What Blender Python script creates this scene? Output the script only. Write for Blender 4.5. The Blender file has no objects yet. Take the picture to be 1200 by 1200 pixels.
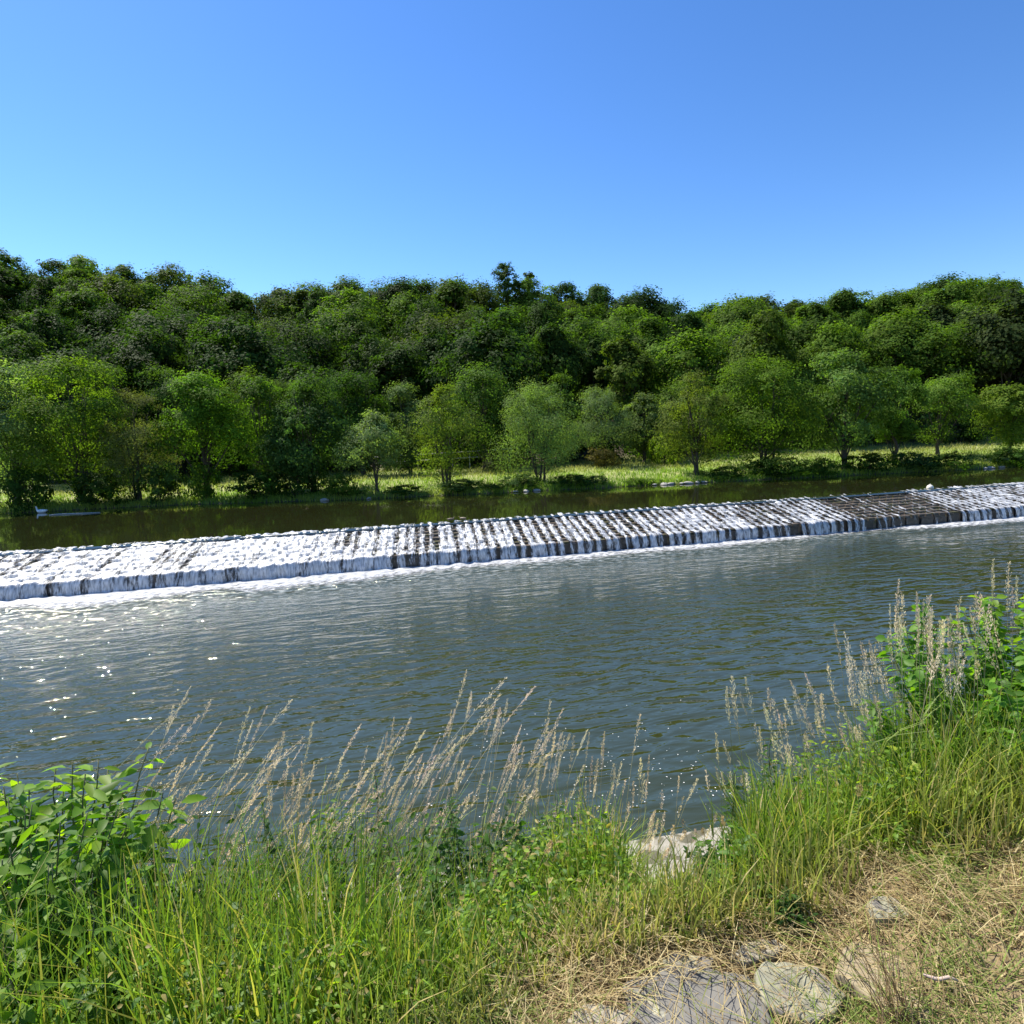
import bpy, math, random
import numpy as np
from mathutils import Matrix, Vector

R = math.radians
rng = np.random.default_rng(11)
random.seed(11)
S = bpy.context.scene
COL = S.collection

# ------------------------------------------------------------------ camera
FPX = 720.0                       # focal length in pixels of the 1200 px photograph
PITCH, ROLL = R(6.3), R(2.3)
CAM = np.array([0.0, 0.0, 1.6])
FW = np.array([0, math.cos(PITCH), -math.sin(PITCH)])
UP0 = np.array([0, math.sin(PITCH), math.cos(PITCH)])
RT0 = np.array([1.0, 0, 0])
RT = math.cos(ROLL) * RT0 - math.sin(ROLL) * UP0
UP = math.sin(ROLL) * RT0 + math.cos(ROLL) * UP0

def ray(px, py):
    return FW + RT * ((px - 600) / FPX) + UP * ((600 - py) / FPX)

def on_z(px, py, z):
    d = ray(px, py)
    return CAM + d * ((z - CAM[2]) / d[2])

def on_y(px, py, y):
    d = ray(px, py)
    return CAM + d * (y / d[1])

def to_px(p):
    q = np.asarray(p, float) - CAM
    w = q @ FW
    return 600 + FPX * (q @ RT) / w, 600 - FPX * (q @ UP) / w

cam = bpy.data.cameras.new('camera')
cam.sensor_width = 36.0
cam.lens = 36.0 * FPX / 1200.0
cam.clip_start = 0.05
cam.clip_end = 3000
co = bpy.data.objects.new('camera', cam)
COL.objects.link(co)
M = Matrix(((RT[0], UP[0], -FW[0], CAM[0]), (RT[1], UP[1], -FW[1], CAM[1]), (RT[2], UP[2], -FW[2], CAM[2]), (0, 0, 0, 1)))
co.matrix_world = M
S.camera = co

# ------------------------------------------------------------------ light
SUN_EL, SUN_AZ = R(55), R(-50)      # azimuth from +Y, negative = to the left
sd = np.array([math.sin(SUN_AZ) * math.cos(SUN_EL), math.cos(SUN_AZ) * math.cos(SUN_EL), math.sin(SUN_EL)])
sun = bpy.data.lights.new('sun', 'SUN')
sun.energy = 5.0
sun.angle = R(0.53)
sun.color = (1.0, 0.94, 0.82)
so = bpy.data.objects.new('sun', sun)
COL.objects.link(so)
so.rotation_euler = Vector(-sd).to_track_quat('-Z', 'Y').to_euler()
W = bpy.data.worlds.new('World')
S.world = W
W.use_nodes = True
nt = W.node_tree
nt.nodes.clear()
sky = nt.nodes.new('ShaderNodeTexSky')
sky.sky_type = 'NISHITA'
sky.sun_disc = False
sky.sun_elevation = SUN_EL
sky.sun_rotation = SUN_AZ
sky.air_density = 1.0
sky.dust_density = 0.1
sky.ozone_density = 2.2
hs = nt.nodes.new('ShaderNodeHueSaturation')
hs.inputs['Saturation'].default_value = 1.2
hs.inputs['Hue'].default_value = 0.503
hs.inputs['Value'].default_value = 0.125
gm = nt.nodes.new('ShaderNodeGamma'); gm.inputs['Gamma'].default_value = 1.22
vm = nt.nodes.new('ShaderNodeVectorMath'); vm.operation = 'SCALE'; vm.inputs['Scale'].default_value = 7.7
bg = nt.nodes.new('ShaderNodeBackground')
bg.inputs['Strength'].default_value = 0.125
wo = nt.nodes.new('ShaderNodeOutputWorld')
nt.links.new(sky.outputs[0], hs.inputs['Color'])
nt.links.new(hs.outputs[0], gm.inputs[0])
nt.links.new(gm.outputs[0], vm.inputs[0])
nt.links.new(vm.outputs[0], bg.inputs[0])
nt.links.new(bg.outputs[0], wo.inputs[0])
S.view_settings.view_transform = 'Standard'
S.view_settings.look = 'None'
S.view_settings.exposure = 0.9
S.view_settings.gamma = 1.0
S.render.engine = 'CYCLES'
S.cycles.max_bounces = 8
S.cycles.transparent_max_bounces = 12
S.cycles.transmission_bounces = 4
S.cycles.diffuse_bounces = 3
S.cycles.glossy_bounces = 3
S.cycles.caustics_reflective = False
S.cycles.caustics_refractive = False
S.cycles.sample_clamp_indirect = 4.0
S.cycles.use_denoising = True

# ------------------------------------------------------------------ helpers
def link(o, parent=None):
    COL.objects.link(o)
    if parent is not None:
        o.parent = parent
    return o

def tag(o, label=None, cat=None, group=None, kind=None):
    if label: o['label'] = label
    if cat: o['category'] = cat
    if group: o['group'] = group
    if kind: o['kind'] = kind
    return o

def empty(name, loc, rz=0.0):
    o = bpy.data.objects.new(name, None)
    o.empty_display_size = 0.2
    o.location = loc
    o.rotation_euler = (0, 0, rz)
    return link(o)

def mesh_data(name, V, F, col=None, smooth=False, attrs=None):
    """V (n,3); F = list of (k,m) index arrays, each of constant m"""
    V = np.asarray(V, np.float32)
    me = bpy.data.meshes.new(name)
    me.vertices.add(len(V))
    me.vertices.foreach_set('co', V.ravel())
    idx = np.concatenate([np.asarray(f, np.int32).ravel() for f in F])
    cnt = np.concatenate([np.full(len(f), np.asarray(f).shape[1], np.int32) for f in F])
    st = np.concatenate([[0], np.cumsum(cnt)[:-1]]).astype(np.int32)
    me.loops.add(len(idx))
    me.loops.foreach_set('vertex_index', idx)
    me.polygons.add(len(cnt))
    me.polygons.foreach_set('loop_start', st)
    me.polygons.foreach_set('use_smooth', np.full(len(cnt), smooth))
    if col is not None:
        a = me.color_attributes.new('tint', 'FLOAT_COLOR', 'POINT')
        c = np.ones((len(V), 4), np.float32)
        c[:, :3] = col
        a.data.foreach_set('color', c.ravel())
    if attrs:
        for k, v in attrs.items():
            a = me.attributes.new(k, 'FLOAT', 'POINT')
            a.data.foreach_set('value', np.asarray(v, np.float32))
    me.update(calc_edges=True)
    me.validate()
    return me

def mesh_obj(name, me, mat, parent=None):
    if mat is not None and not me.materials:
        me.materials.append(mat)
    return link(bpy.data.objects.new(name, me), parent)

class MB:
    """collects several pieces into one mesh"""
    def __init__(s):
        s.V, s.F, s.C, s.n = [], {}, [], 0
    def add(s, V, F, col=None):
        V = np.asarray(V, float).reshape(-1, 3)
        for f in F:
            f = np.asarray(f)
            s.F.setdefault(f.shape[1], []).append(f + s.n)
        s.V.append(V)
        c = np.ones((len(V), 3)) if col is None else np.broadcast_to(np.asarray(col, float), (len(V), 3))
        s.C.append(c)
        s.n += len(V)
    def data(s, name, smooth=False):
        return mesh_data(name, np.concatenate(s.V), [np.concatenate(v) for v in s.F.values()], np.concatenate(s.C), smooth)

def unit(a):
    return a / np.maximum(np.linalg.norm(a, axis=-1, keepdims=True), 1e-9)

def tube(mb, path, rad, sides=6, col=None, cap=True):
    path = np.asarray(path, float)
    n = len(path)
    rad = np.broadcast_to(rad, (n,))
    tg = unit(np.gradient(path, axis=0))
    ref = np.array([0.31, 0.95, 0.05])
    if abs(unit(path[-1] - path[0]) @ ref) > 0.9:
        ref = np.array([1.0, 0, 0.1])
    a = unit(np.cross(tg, ref))
    b = np.cross(tg, a)
    th = np.linspace(0, 2 * math.pi, sides, endpoint=False)
    V = path[:, None] + rad[:, None, None] * (np.cos(th)[None, :, None] * a[:, None] + np.sin(th)[None, :, None] * b[:, None])
    V = V.reshape(-1, 3)
    i = np.arange(n - 1)[:, None] * sides
    j = np.arange(sides)[None]
    k = (j + 1) % sides
    F = np.stack([i + j, i + k, i + sides + k, i + sides + j], -1).reshape(-1, 4)
    Fs = [F]
    if cap:
        Fs.append(np.array([list(range((n - 1) * sides, n * sides))]))
    mb.add(V, Fs, col)

def box(mb, c, s, rz=0.0, col=None):
    c = np.asarray(c, float); s = np.asarray(s, float) / 2
    v = np.array([[x, y, z] for x in (-1, 1) for y in (-1, 1) for z in (-1, 1)]) * s
    cs, sn = math.cos(rz), math.sin(rz)
    v = np.stack([v[:, 0] * cs - v[:, 1] * sn, v[:, 0] * sn + v[:, 1] * cs, v[:, 2]], 1) + c
    mb.add(v, [np.array([[0, 1, 3, 2], [4, 6, 7, 5], [0, 4, 5, 1], [2, 3, 7, 6], [0, 2, 6, 4], [1, 5, 7, 3]])], col)

def sm(t):
    t = np.clip(t, 0, 1)
    return t * t * (3 - 2 * t)

def vnoise(x, y, seed=0):
    """cheap smooth value noise"""
    x = np.asarray(x, float); y = np.asarray(y, float)
    xi = np.floor(x).astype(np.int64); yi = np.floor(y).astype(np.int64)
    fx = sm(x - xi); fy = sm(y - yi)
    def h(a, b):
        n = (a * 374761393 + b * 668265263 + seed * 974711) & 0x7fffffff
        n = ((n ^ (n >> 13)) * 1274126177) & 0x7fffffff
        return ((n ^ (n >> 16)) & 0xffff) / 65535.0
    return (h(xi, yi) * (1 - fx) + h(xi + 1, yi) * fx) * (1 - fy) + (h(xi, yi + 1) * (1 - fx) + h(xi + 1, yi + 1) * fx) * fy

def fbm(x, y, seed=0, o=4):
    s, a, t = 0.0, 0.5, 0.0
    for k in range(o):
        s = s + a * vnoise(x * 2 ** k, y * 2 ** k, seed + k); t += a; a *= 0.5
    return s / t

# ------------------------------------------------------------------ materials
def new_mat(name):
    m = bpy.data.materials.new(name)
    m.use_nodes = True
    t = m.node_tree
    t.nodes.clear()
    o = t.nodes.new('ShaderNodeOutputMaterial')
    return m, t, o

def N(t, kind, **kw):
    n = t.nodes.new(kind)
    for k, v in kw.items():
        if k.startswith('_'):
            setattr(n, k[1:], v)
        else:
            n.inputs[k.replace('__', ' ')].default_value = v
    return n

def L(t, a, b):
    t.links.new(a, b)

def mixc(t, f, a, b, mode='MIX'):
    n = t.nodes.new('ShaderNodeMix'); n.data_type = 'RGBA'; n.blend_type = mode
    for s, v in ((n.inputs[0], f), (n.inputs[6], a), (n.inputs[7], b)):
        if hasattr(v, 'is_linked') or isinstance(v, bpy.types.NodeSocket): L(t, v, s)
        elif isinstance(v, (int, float)): s.default_value = v
        else: s.default_value = (*v, 1)
    return n.outputs[2]

def math_(t, op, a, b=None, clamp=False):
    n = t.nodes.new('ShaderNodeMath'); n.operation = op; n.use_clamp = clamp
    for s, v in zip(n.inputs, (a, b)):
        if v is None: continue
        if isinstance(v, bpy.types.NodeSocket): L(t, v, s)
        else: s.default_value = v
    return n.outputs[0]

def ramp(t, f, stops):
    n = t.nodes.new('ShaderNodeValToRGB')
    e = n.color_ramp.elements
    while len(e) < len(stops): e.new(0.5)
    for k, (p, c) in enumerate(stops):
        e[k].position = p
        e[k].color = (c, c, c, 1) if isinstance(c, (int, float)) else (*c, 1)
    L(t, f, n.inputs[0])
    return n.outputs[0]

def leaf_mat(name, use_obj=True, trans=0.4, rough=0.5, tgain=(1.5, 1.7, 0.9), spec=0.35, var=None):
    m, t, o = new_mat(name)
    a = N(t, 'ShaderNodeAttribute', _attribute_name='tint')
    c = a.outputs['Color']
    if use_obj:
        oi = N(t, 'ShaderNodeObjectInfo')
        c = mixc(t, 1.0, c, oi.outputs['Color'], 'MULTIPLY')
    p = N(t, 'ShaderNodeBsdfPrincipled', Roughness=rough)
    p.inputs['Specular IOR Level'].default_value = spec
    L(t, c, p.inputs['Base Color'])
    tr = N(t, 'ShaderNodeBsdfTranslucent')
    tc = mixc(t, 1.0, c, tgain, 'MULTIPLY')
    L(t, tc, tr.inputs['Color'])
    mx = N(t, 'ShaderNodeMixShader', Fac=trans)
    L(t, p.outputs[0], mx.inputs[1]); L(t, tr.outputs[0], mx.inputs[2])
    L(t, mx.outputs[0], o.inputs[0])
    return m

def bark_mat(name, c1, c2):
    m, t, o = new_mat(name)
    tc = N(t, 'ShaderNodeTexCoord')
    n = N(t, 'ShaderNodeTexNoise', Scale=6.0, Detail=5.0)
    mp = N(t, 'ShaderNodeMapping'); mp.inputs['Scale'].default_value = (3, 3, 0.6)
    L(t, tc.outputs['Object'], mp.inputs[0]); L(t, mp.outputs[0], n.inputs['Vector'])
    p = N(t, 'ShaderNodeBsdfPrincipled', Roughness=0.9)
    L(t, mixc(t, n.outputs[0], c1, c2), p.inputs['Base Color'])
    b = N(t, 'ShaderNodeBump', Strength=0.7, Distance=0.03)
    L(t, n.outputs[0], b.inputs['Height']); L(t, b.outputs[0], p.inputs['Normal'])
    L(t, p.outputs[0], o.inputs[0])
    return m

MAT_CROWN = leaf_mat('tree_leaves', True, 0.42, 0.62, (1.55, 1.75, 0.55), spec=0.04)
MAT_BARK = bark_mat('tree_bark', (0.035, 0.028, 0.02), (0.09, 0.075, 0.055))
MAT_GRASS = leaf_mat('grass_blades', False, 0.5, 0.5, (1.15, 1.2, 0.8))
MAT_STRAW = leaf_mat('dry_straw', False, 0.4, 0.6, (1.0, 0.95, 0.8))
MAT_HERB = leaf_mat('herb_leaves', False, 0.5, 0.5, (1.9, 2.0, 0.4), spec=0.25)
MAT_STEM = leaf_mat('herb_stems', False, 0.0, 0.6)

def stone_mat(name, c1, c2, lichen=None, scale=9.0, rough=0.85, bump=0.015, lich_amt=0.6):
    m, t, o = new_mat(name)
    tc = N(t, 'ShaderNodeTexCoord')
    n1 = N(t, 'ShaderNodeTexNoise', Scale=scale, Detail=8.0, Roughness=0.65)
    n2 = N(t, 'ShaderNodeTexNoise', Scale=scale * 6, Detail=5.0)
    n3 = N(t, 'ShaderNodeTexNoise', Scale=scale * 1.2, Detail=4.0, Distortion=0.6)
    for n in (n1, n2, n3): L(t, tc.outputs['Object'], n.inputs['Vector'])
    c = mixc(t, ramp(t, n1.outputs[0], [(0.3, 0.0), (0.7, 1.0)]), c1, c2)
    c = mixc(t, math_(t, 'MULTIPLY', n2.outputs[0], 0.5), c, tuple(x * 0.55 for x in c1))
    if lichen:
        f = ramp(t, n3.outputs[0], [(lich_amt, 0.0), (lich_amt + 0.04, 1.0)])
        c = mixc(t, f, c, mixc(t, n2.outputs[0], lichen, tuple(x * 0.6 for x in lichen)))
    p = N(t, 'ShaderNodeBsdfPrincipled', Roughness=rough)
    L(t, c, p.inputs['Base Color'])
    h = math_(t, 'ADD', n1.outputs[0], math_(t, 'MULTIPLY', n2.outputs[0], 0.35))
    b = N(t, 'ShaderNodeBump', Strength=1.0, Distance=bump)
    L(t, h, b.inputs['Height']); L(t, b.outputs[0], p.inputs['Normal'])
    L(t, p.outputs[0], o.inputs[0])
    return m

# ------------------------------------------------------------------ levels and lines
Z_UP, Z_LIP, Z_LOW = -1.55, -2.44, -2.90
CR0, CR1 = on_z(0, 647, Z_UP), on_z(1200, 565, Z_UP)
FT0, FT1 = on_z(0, 706, Z_LOW), on_z(1200, 606, Z_LOW)

def crest(x):
    return CR0[1] + (x - CR0[0]) * (CR1[1] - CR0[1]) / (CR1[0] - CR0[0])
def foot(x):
    return FT0[1] + (x - FT0[0]) * (FT1[1] - FT0[1]) / (FT1[0] - FT0[0])

BK = np.array([on_z(a, b, Z_UP)[:2] for a, b in ((0, 602), (200, 592), (400, 586), (600, 577), (800, 567), (1000, 557), (1200, 547))])
def far_bank(x):
    x = np.asarray(x, float)
    return np.interp(x, BK[:, 0], BK[:, 1]) + 0.35 * (vnoise(x * 0.5, x * 0, 5) - 0.5)

def near_edge(x):               # outer face of the quay wall
    return 3.72 + 0.17 * (np.asarray(x, float) - 0.9)
def green_line(x):              # where the trodden strip gives way to the grassy slope
    x = np.clip(np.asarray(x, float), -6, 6)
    return 1.64 + 0.23 * np.minimum(x, 0.3) + 0.15 * np.maximum(x - 0.3, 0) - 0.4 * sm((0.15 - x) / 0.7)

SKY = np.array([(-200, 285), (0, 290), (60, 297), (150, 305), (230, 318), (290, 340), (350, 333), (430, 322), (480, 325), (540, 316), (592, 312), (640, 322),
                (700, 328), (740, 340), (790, 357), (830, 352), (880, 347), (915, 356), (960, 342), (1010, 342), (1060, 332), (1120, 328), (1200, 325), (1400, 320)], float)
Y_FOOT, Y_RIDGE = 60.0, 106.0
TREE_H = 12.5
_rx = []
for a, b in SKY:
    q = on_y(a, b, Y_RIDGE)
    _rx.append((q[0], q[2] - TREE_H))
_rx = np.array(_rx)

def ridge_h(x, y):
    xr = x * Y_RIDGE / np.maximum(y, 20.0)
    return np.interp(xr, _rx[:, 0], _rx[:, 1])

def ground_z(x, y):
    x = np.asarray(x, float); y = np.asarray(y, float)
    # near bank
    gl = green_line(x); ne = near_edge(x)
    t = (y - gl - 0.08) / np.maximum(ne - 0.35 - gl, 0.3)
    zn = -1.02 * sm(t) ** 0.9 + 0.16 * sm((x - 0.7) / 1.2) + 0.05 * (fbm(x * 1.7, y * 1.7, 3) - 0.5) * (1 - sm(-y / 4))
    zn = np.where(y > ne - 0.12, np.minimum(zn, -1.05 - 3.2 * sm((y - ne + 0.12) / 0.1)), zn)
    bed = -4.25 + 0.0 * x
    # far side
    fb = far_bank(x)
    d = y - fb
    zf = -4.25 + 2.85 * sm((d + 2.2) / 2.5) + 0.40 * sm((d - 0.2) / 6.0)
    rise = 0.55 + 0.5 * sm((x - 0) / 30)
    zf = zf + rise * np.clip((d - 1.0) / 16.0, 0, 1) + 0.25 * (fbm(x * 0.15, y * 0.15, 9) - 0.5) * sm(d / 3)
    hgt = np.maximum(ridge_h(x, y), 1.0)
    u = np.clip((y - Y_FOOT) / (Y_RIDGE - Y_FOOT), 0, 1)
    zf = zf + hgt * (u ** 1.12) * (1 - 0.12 * np.sin(u * math.pi))
    return np.where(y < 12, np.maximum(zn, bed), zf)

# ------------------------------------------------------------------ ground sheet
def axis(parts):
    return np.unique(np.round(np.concatenate([np.linspace(a, b, n) for a, b, n in parts]), 4))
gx = axis([(-900, -160, 12), (-160, -60, 40), (-60, -8, 70), (-8, -3, 35), (-3, 3.5, 110), (3.5, 8, 35), (8, 70, 90), (70, 160, 40), (160, 900, 12)])
gy = axis([(-600, -20, 10), (-20, 0, 20), (0, 1.2, 14), (1.2, 5, 100), (5, 12, 10), (12, 34, 8), (34, 50, 80), (50, 112, 70), (112, 300, 20), (300, 1500, 8)])
GX, GY = np.meshgrid(gx, gy)
GZ = ground_z(GX, GY)
V = np.stack([GX, GY, GZ], -1).reshape(-1, 3)
ny, nx = GX.shape
i = (np.arange(ny - 1)[:, None] * nx + np.arange(nx - 1)[None]).ravel()
F = np.stack([i, i + 1, i + nx + 1, i + nx], 1)
# what the ground is made of (material zones, as weights)
straw = (1 - sm((GY - green_line(GX)) / 0.35)) * (GY < 12)
meadow = sm((GY - far_bank(GX) + 0.1) / 0.5) * (1 - sm((GY - Y_FOOT + 1) / 3.0)) * (GY > 12)
me = mesh_data('ground', V, [F], smooth=True, attrs={'straw': straw.ravel(), 'meadow': meadow.ravel()})
m, t, o = new_mat('earth_and_turf')
tc = N(t, 'ShaderNodeTexCoord')
n1 = N(t, 'ShaderNodeTexNoise', Scale=7.0, Detail=8.0, Roughness=0.7)
n2 = N(t, 'ShaderNodeTexNoise', Scale=0.35, Detail=5.0, Roughness=0.6)
n3 = N(t, 'ShaderNodeTexNoise', Scale=60.0, Detail=4.0)
for n in (n1, n2, n3): L(t, tc.outputs['Object'], n.inputs['Vector'])
earth = mixc(t, n1.outputs[0], (0.035, 0.026, 0.016), (0.075, 0.06, 0.035))
strawc = mixc(t, ramp(t, n1.outputs[0], [(0.35, 0.0), (0.65, 1.0)]), (0.15, 0.11, 0.06), (0.36, 0.28, 0.15))
strawc = mixc(t, math_(t, 'MULTIPLY', n3.outputs[0], 0.6), strawc, (0.14, 0.095, 0.055))
mead = mixc(t, ramp(t, n2.outputs[0], [(0.35, 0.0), (0.65, 1.0)]), (0.17, 0.26, 0.035), (0.28, 0.28, 0.11))
a1 = N(t, 'ShaderNodeAttribute', _attribute_name='straw'); a2 = N(t, 'ShaderNodeAttribute', _attribute_name='meadow')
c = mixc(t, a1.outputs['Fac'], earth, strawc)
c = mixc(t, a2.outputs['Fac'], c, mead)
p = N(t, 'ShaderNodeBsdfPrincipled', Roughness=0.95)
L(t, c, p.inputs['Base Color'])
b = N(t, 'ShaderNodeBump', Strength=0.8, Distance=0.03)
L(t, n1.outputs[0], b.inputs['Height']); L(t, b.outputs[0], p.inputs['Normal'])
L(t, p.outputs[0], o.inputs[0])
tag(mesh_obj('ground', me, m), 'riverbanks, meadow and wooded hillside ground', 'ground', kind='structure')

# ------------------------------------------------------------------ water
def water_mat(name, body, ripple, foamy, rough):
    m, t, o = new_mat(name)
    tc = N(t, 'ShaderNodeTexCoord')
    P = tc.outputs['Object']
    def nz(sc, stretch, det, dist=0.0, rot=0.0, typ=None):
        mp = N(t, 'ShaderNodeMapping'); mp.inputs['Scale'].default_value = stretch; mp.inputs['Rotation'].default_value = (0, 0, rot)
        L(t, P, mp.inputs[0])
        n = N(t, 'ShaderNodeTexNoise', Scale=sc, Detail=det, Distortion=dist, Roughness=0.5)
        L(t, mp.outputs[0], n.inputs['Vector'])
        return n.outputs[0]
    p = N(t, 'ShaderNodeBsdfPrincipled', Roughness=rough, IOR=2.0)
    p.inputs['Specular Tint'].default_value = (1.0, 0.95, 0.62, 1)
    p.inputs['Specular IOR Level'].default_value = 0.5
    big = nz(0.12, (1, 1.6, 1), 3)
    c = mixc(t, big, body[0], body[1])
    h = None
    for sc, st, det, dist, rot, amp in ripple:
        v = math_(t, 'MULTIPLY', nz(sc, st, det, dist, rot), amp)
        h = v if h is None else math_(t, 'ADD', h, v)
    b = N(t, 'ShaderNodeBump', Strength=1.0, Distance=1.0)
    if foamy:
        # object Y = distance from the foot of the weir towards the near bank (negative), X along it
        sep = N(t, 'ShaderNodeSeparateXYZ'); L(t, P, sep.inputs[0])
        dist_ = math_(t, 'MULTIPLY', sep.outputs['Y'], -1.0)
        # churned water close to the weir, stronger where more water comes over (low x)
        mr = N(t, 'ShaderNodeMapRange'); mr.inputs['From Min'].default_value = -18; mr.inputs['From Max'].default_value = 14
        mr.inputs['To Min'].default_value = 5.2; mr.inputs['To Max'].default_value = 1.4
        L(t, sep.outputs['X'], mr.inputs['Value'])
        q = math_(t, 'DIVIDE', dist_, mr.outputs[0])
        fall = math_(t, 'POWER', 2.718, math_(t, 'MULTIPLY', math_(t, 'MULTIPLY', q, q), -1.0))
        fn = nz(3.2, (1, 1.5, 1), 9, 0.6)
        f = math_(t, 'ADD', fn, math_(t, 'MULTIPLY', fall, 0.16))
        f = math_(t, 'MULTIPLY', ramp(t, f, [(0.60, 0.0), (0.78, 1.0)]), math_(t, 'MULTIPLY', fall, 0.45))
        milk = math_(t, 'MULTIPLY', fall, 0.6)
        c = mixc(t, milk, c, (0.085, 0.11, 0.095))
        c = mixc(t, f, c, (0.75, 0.77, 0.76))
        rr = math_(t, 'ADD', math_(t, 'MULTIPLY', f, 0.5), rough)
        L(t, rr, p.inputs['Roughness'])
        chop = math_(t, 'MULTIPLY', nz(5.0, (1, 1.4, 1), 4, 0.3), math_(t, 'MULTIPLY', fall, 0.05))
        wide = math_(t, 'POWER', 2.718, math_(t, 'MULTIPLY', math_(t, 'MULTIPLY', q, q), -0.16))
        chop2 = math_(t, 'MULTIPLY', nz(8.0, (1, 1.5, 1), 2, 0.4), math_(t, 'MULTIPLY', wide, 0.030))
        h = math_(t, 'MULTIPLY', h, math_(t, 'ADD', math_(t, 'MULTIPLY', wide, 0.65), 0.8))
        h = math_(t, 'ADD', math_(t, 'ADD', h, chop), chop2)
    L(t, h, b.inputs['Height'])
    L(t, b.outputs[0], p.inputs['Normal'])
    L(t, c, p.inputs['Base Color'])
    L(t, p.outputs[0], o.inputs[0])
    return m

fa = math.atan2(FT1[1] - FT0[1], FT1[0] - FT0[0])
low = water_mat('tailwater', ((0.026, 0.031, 0.010), (0.034, 0.038, 0.012)),
                [(1.15, (0.9, 2.4, 1), 1, 0.7, 0.10, 0.080), (2.8, (0.9, 2.2, 1), 1, 0.8, -0.12, 0.013), (7.5, (0.9, 1.8, 1), 1, 0.4, 0.2, 0.003), (0.3, (1, 1.5, 1), 2, 0.3, 0.3, 0.03)], True, 0.028)
upm = water_mat('headwater', ((0.013, 0.015, 0.005), (0.018, 0.02, 0.007)),
                [(1.2, (0.6, 2.0, 1), 2, 0.3, 0.0, 0.003), (0.25, (1, 1.2, 1), 2, 0.2, 0.0, 0.008)], False, 0.04)
# lower pool : local frame on the foot line
fo = np.array([(FT0[0] + FT1[0]) / 2, foot((FT0[0] + FT1[0]) / 2), Z_LOW])
ca, sa = math.cos(fa), math.sin(fa)
def to_foot(w):
    d = np.asarray(w, float)[..., :2] - fo[:2]
    return np.stack([d[..., 0] * ca + d[..., 1] * sa, -d[..., 0] * sa + d[..., 1] * ca], -1)
me = mesh_data('river_water', [(-160, -75, 0), (160, -75, 0), (160, 0.4, 0), (-160, 0.4, 0)], [np.array([[0, 1, 2, 3]])])
wo_ = mesh_obj('river_water', me, low)
wo_.location = fo; wo_.rotation_euler = (0, 0, fa)
tag(wo_, 'rippled olive and blue river water below the weir', 'river', kind='structure')
xs = np.linspace(-120, 150, 28)
n = len(xs); i = np.arange(n - 1)
V = [(x, crest(x) - dy, Z_UP - dz) for dy, dz in ((0.42, 0.075), (0.28, 0.035), (0.12, 0.008), (-0.2, 0.0)) for x in xs] + [(x, 62, Z_UP) for x in xs]
i = (np.arange(4)[:, None] * n + i[None]).ravel()
me = mesh_data('river_water', V, [np.stack([i, i + 1, i + n + 1, i + n], 1)], smooth=True)
tag(mesh_obj('river_water', me, upm), 'calm dark green river water above the weir', 'river', kind='structure')

# ------------------------------------------------------------------ weir
XL, XR = -46.0, 74.0
LEN = XR - XL
CW = 0.37
ncol = int(LEN / CW)
ROWS = 9
def _ftpx(px):
    return on_z(px, 706 - px * 100 / 1200.0, Z_LOW)
FM0, FM1 = _ftpx(-80), _ftpx(1285)
def flow_at(px):
    f = np.interp(px, [-400, 0, 380, 470, 540, 600, 640, 700, 780, 830, 880, 930, 950, 1045, 1060, 1120, 1200, 1500],
                  [0.80, 0.80, 0.78, 0.73, 0.67, 0.60, 0.58, 0.57, 0.60, 0.65, 0.64, 0.55, 0.25, 0.20, 0.58, 0.62, 0.66, 0.7])
    return f
def wp(s, q):
    """point of the weir face: s = x of the crest, q = 0 crest .. 1 lip (plan only)"""
    a = np.stack([s, crest(s)], -1)
    # perpendicular-ish foot point
    k = (s - XL) / LEN
    sx = FM0[0] + (s - CR0[0]) * (FM1[0] - FM0[0]) / (CR1[0] - CR0[0])
    b = np.stack([sx, foot(sx)], -1)
    return a * (1 - q)[..., None] + b * q[..., None]
def face_z(q):
    return Z_UP - 0.05 + (Z_LIP - Z_UP + 0.05) * q

weir = empty('weir', (CR0[0] + 15, crest(CR0[0] + 15), Z_LOW))
tag(weir, 'long stepped stone weir of dark wet blocks across the river', 'weir')
org = np.array(weir.location)
mb = MB()
bh = np.zeros((ncol, ROWS))
wr = np.random.default_rng(5)
for c_ in range(ncol):
    s0, s1 = XL + c_ * CW + 0.03, XL + (c_ + 1) * CW - 0.03
    for r_ in range(ROWS):
        q0, q1 = r_ / ROWS, (r_ + 1) / ROWS - 0.02
        dz = wr.uniform(-0.015, 0.03); bh[c_, r_] = dz
        j0, j1 = wr.uniform(-0.015, 0.015, 2)
        zt0 = face_z(q0) + dz - 0.03; zt1 = zt0 - 0.012
        zb = face_z(q1) - 0.25
        pts = []
        for s, q in ((s0 + j0, q0), (s1 + j1, q0), (s1 + j1, q1), (s0 + j0, q1)):
            pp = wp(np.array(s), np.array(q))
            pts.append(pp)
        T = [(*pts[k], z) for k, z in zip(range(4), (zt0, zt0, zt1, zt1))]
        B = [(*pts[k], zb) for k in range(4)]
        mb.add(np.array(T + B) - org, [np.array([[3, 2, 1, 0], [2, 3, 7, 6], [0, 4, 7, 3], [1, 2, 6, 5], [0, 1, 5, 4]])], wr.uniform(0.7, 1.25))
wet = stone_mat('wet_weir_stone', (0.15, 0.115, 0.08), (0.06, 0.05, 0.04), (0.09, 0.085, 0.03), 2.2, 0.4, 0.02, 0.55)
mesh_obj('blocks', mb.data('weir_blocks'), wet, weir)
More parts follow.
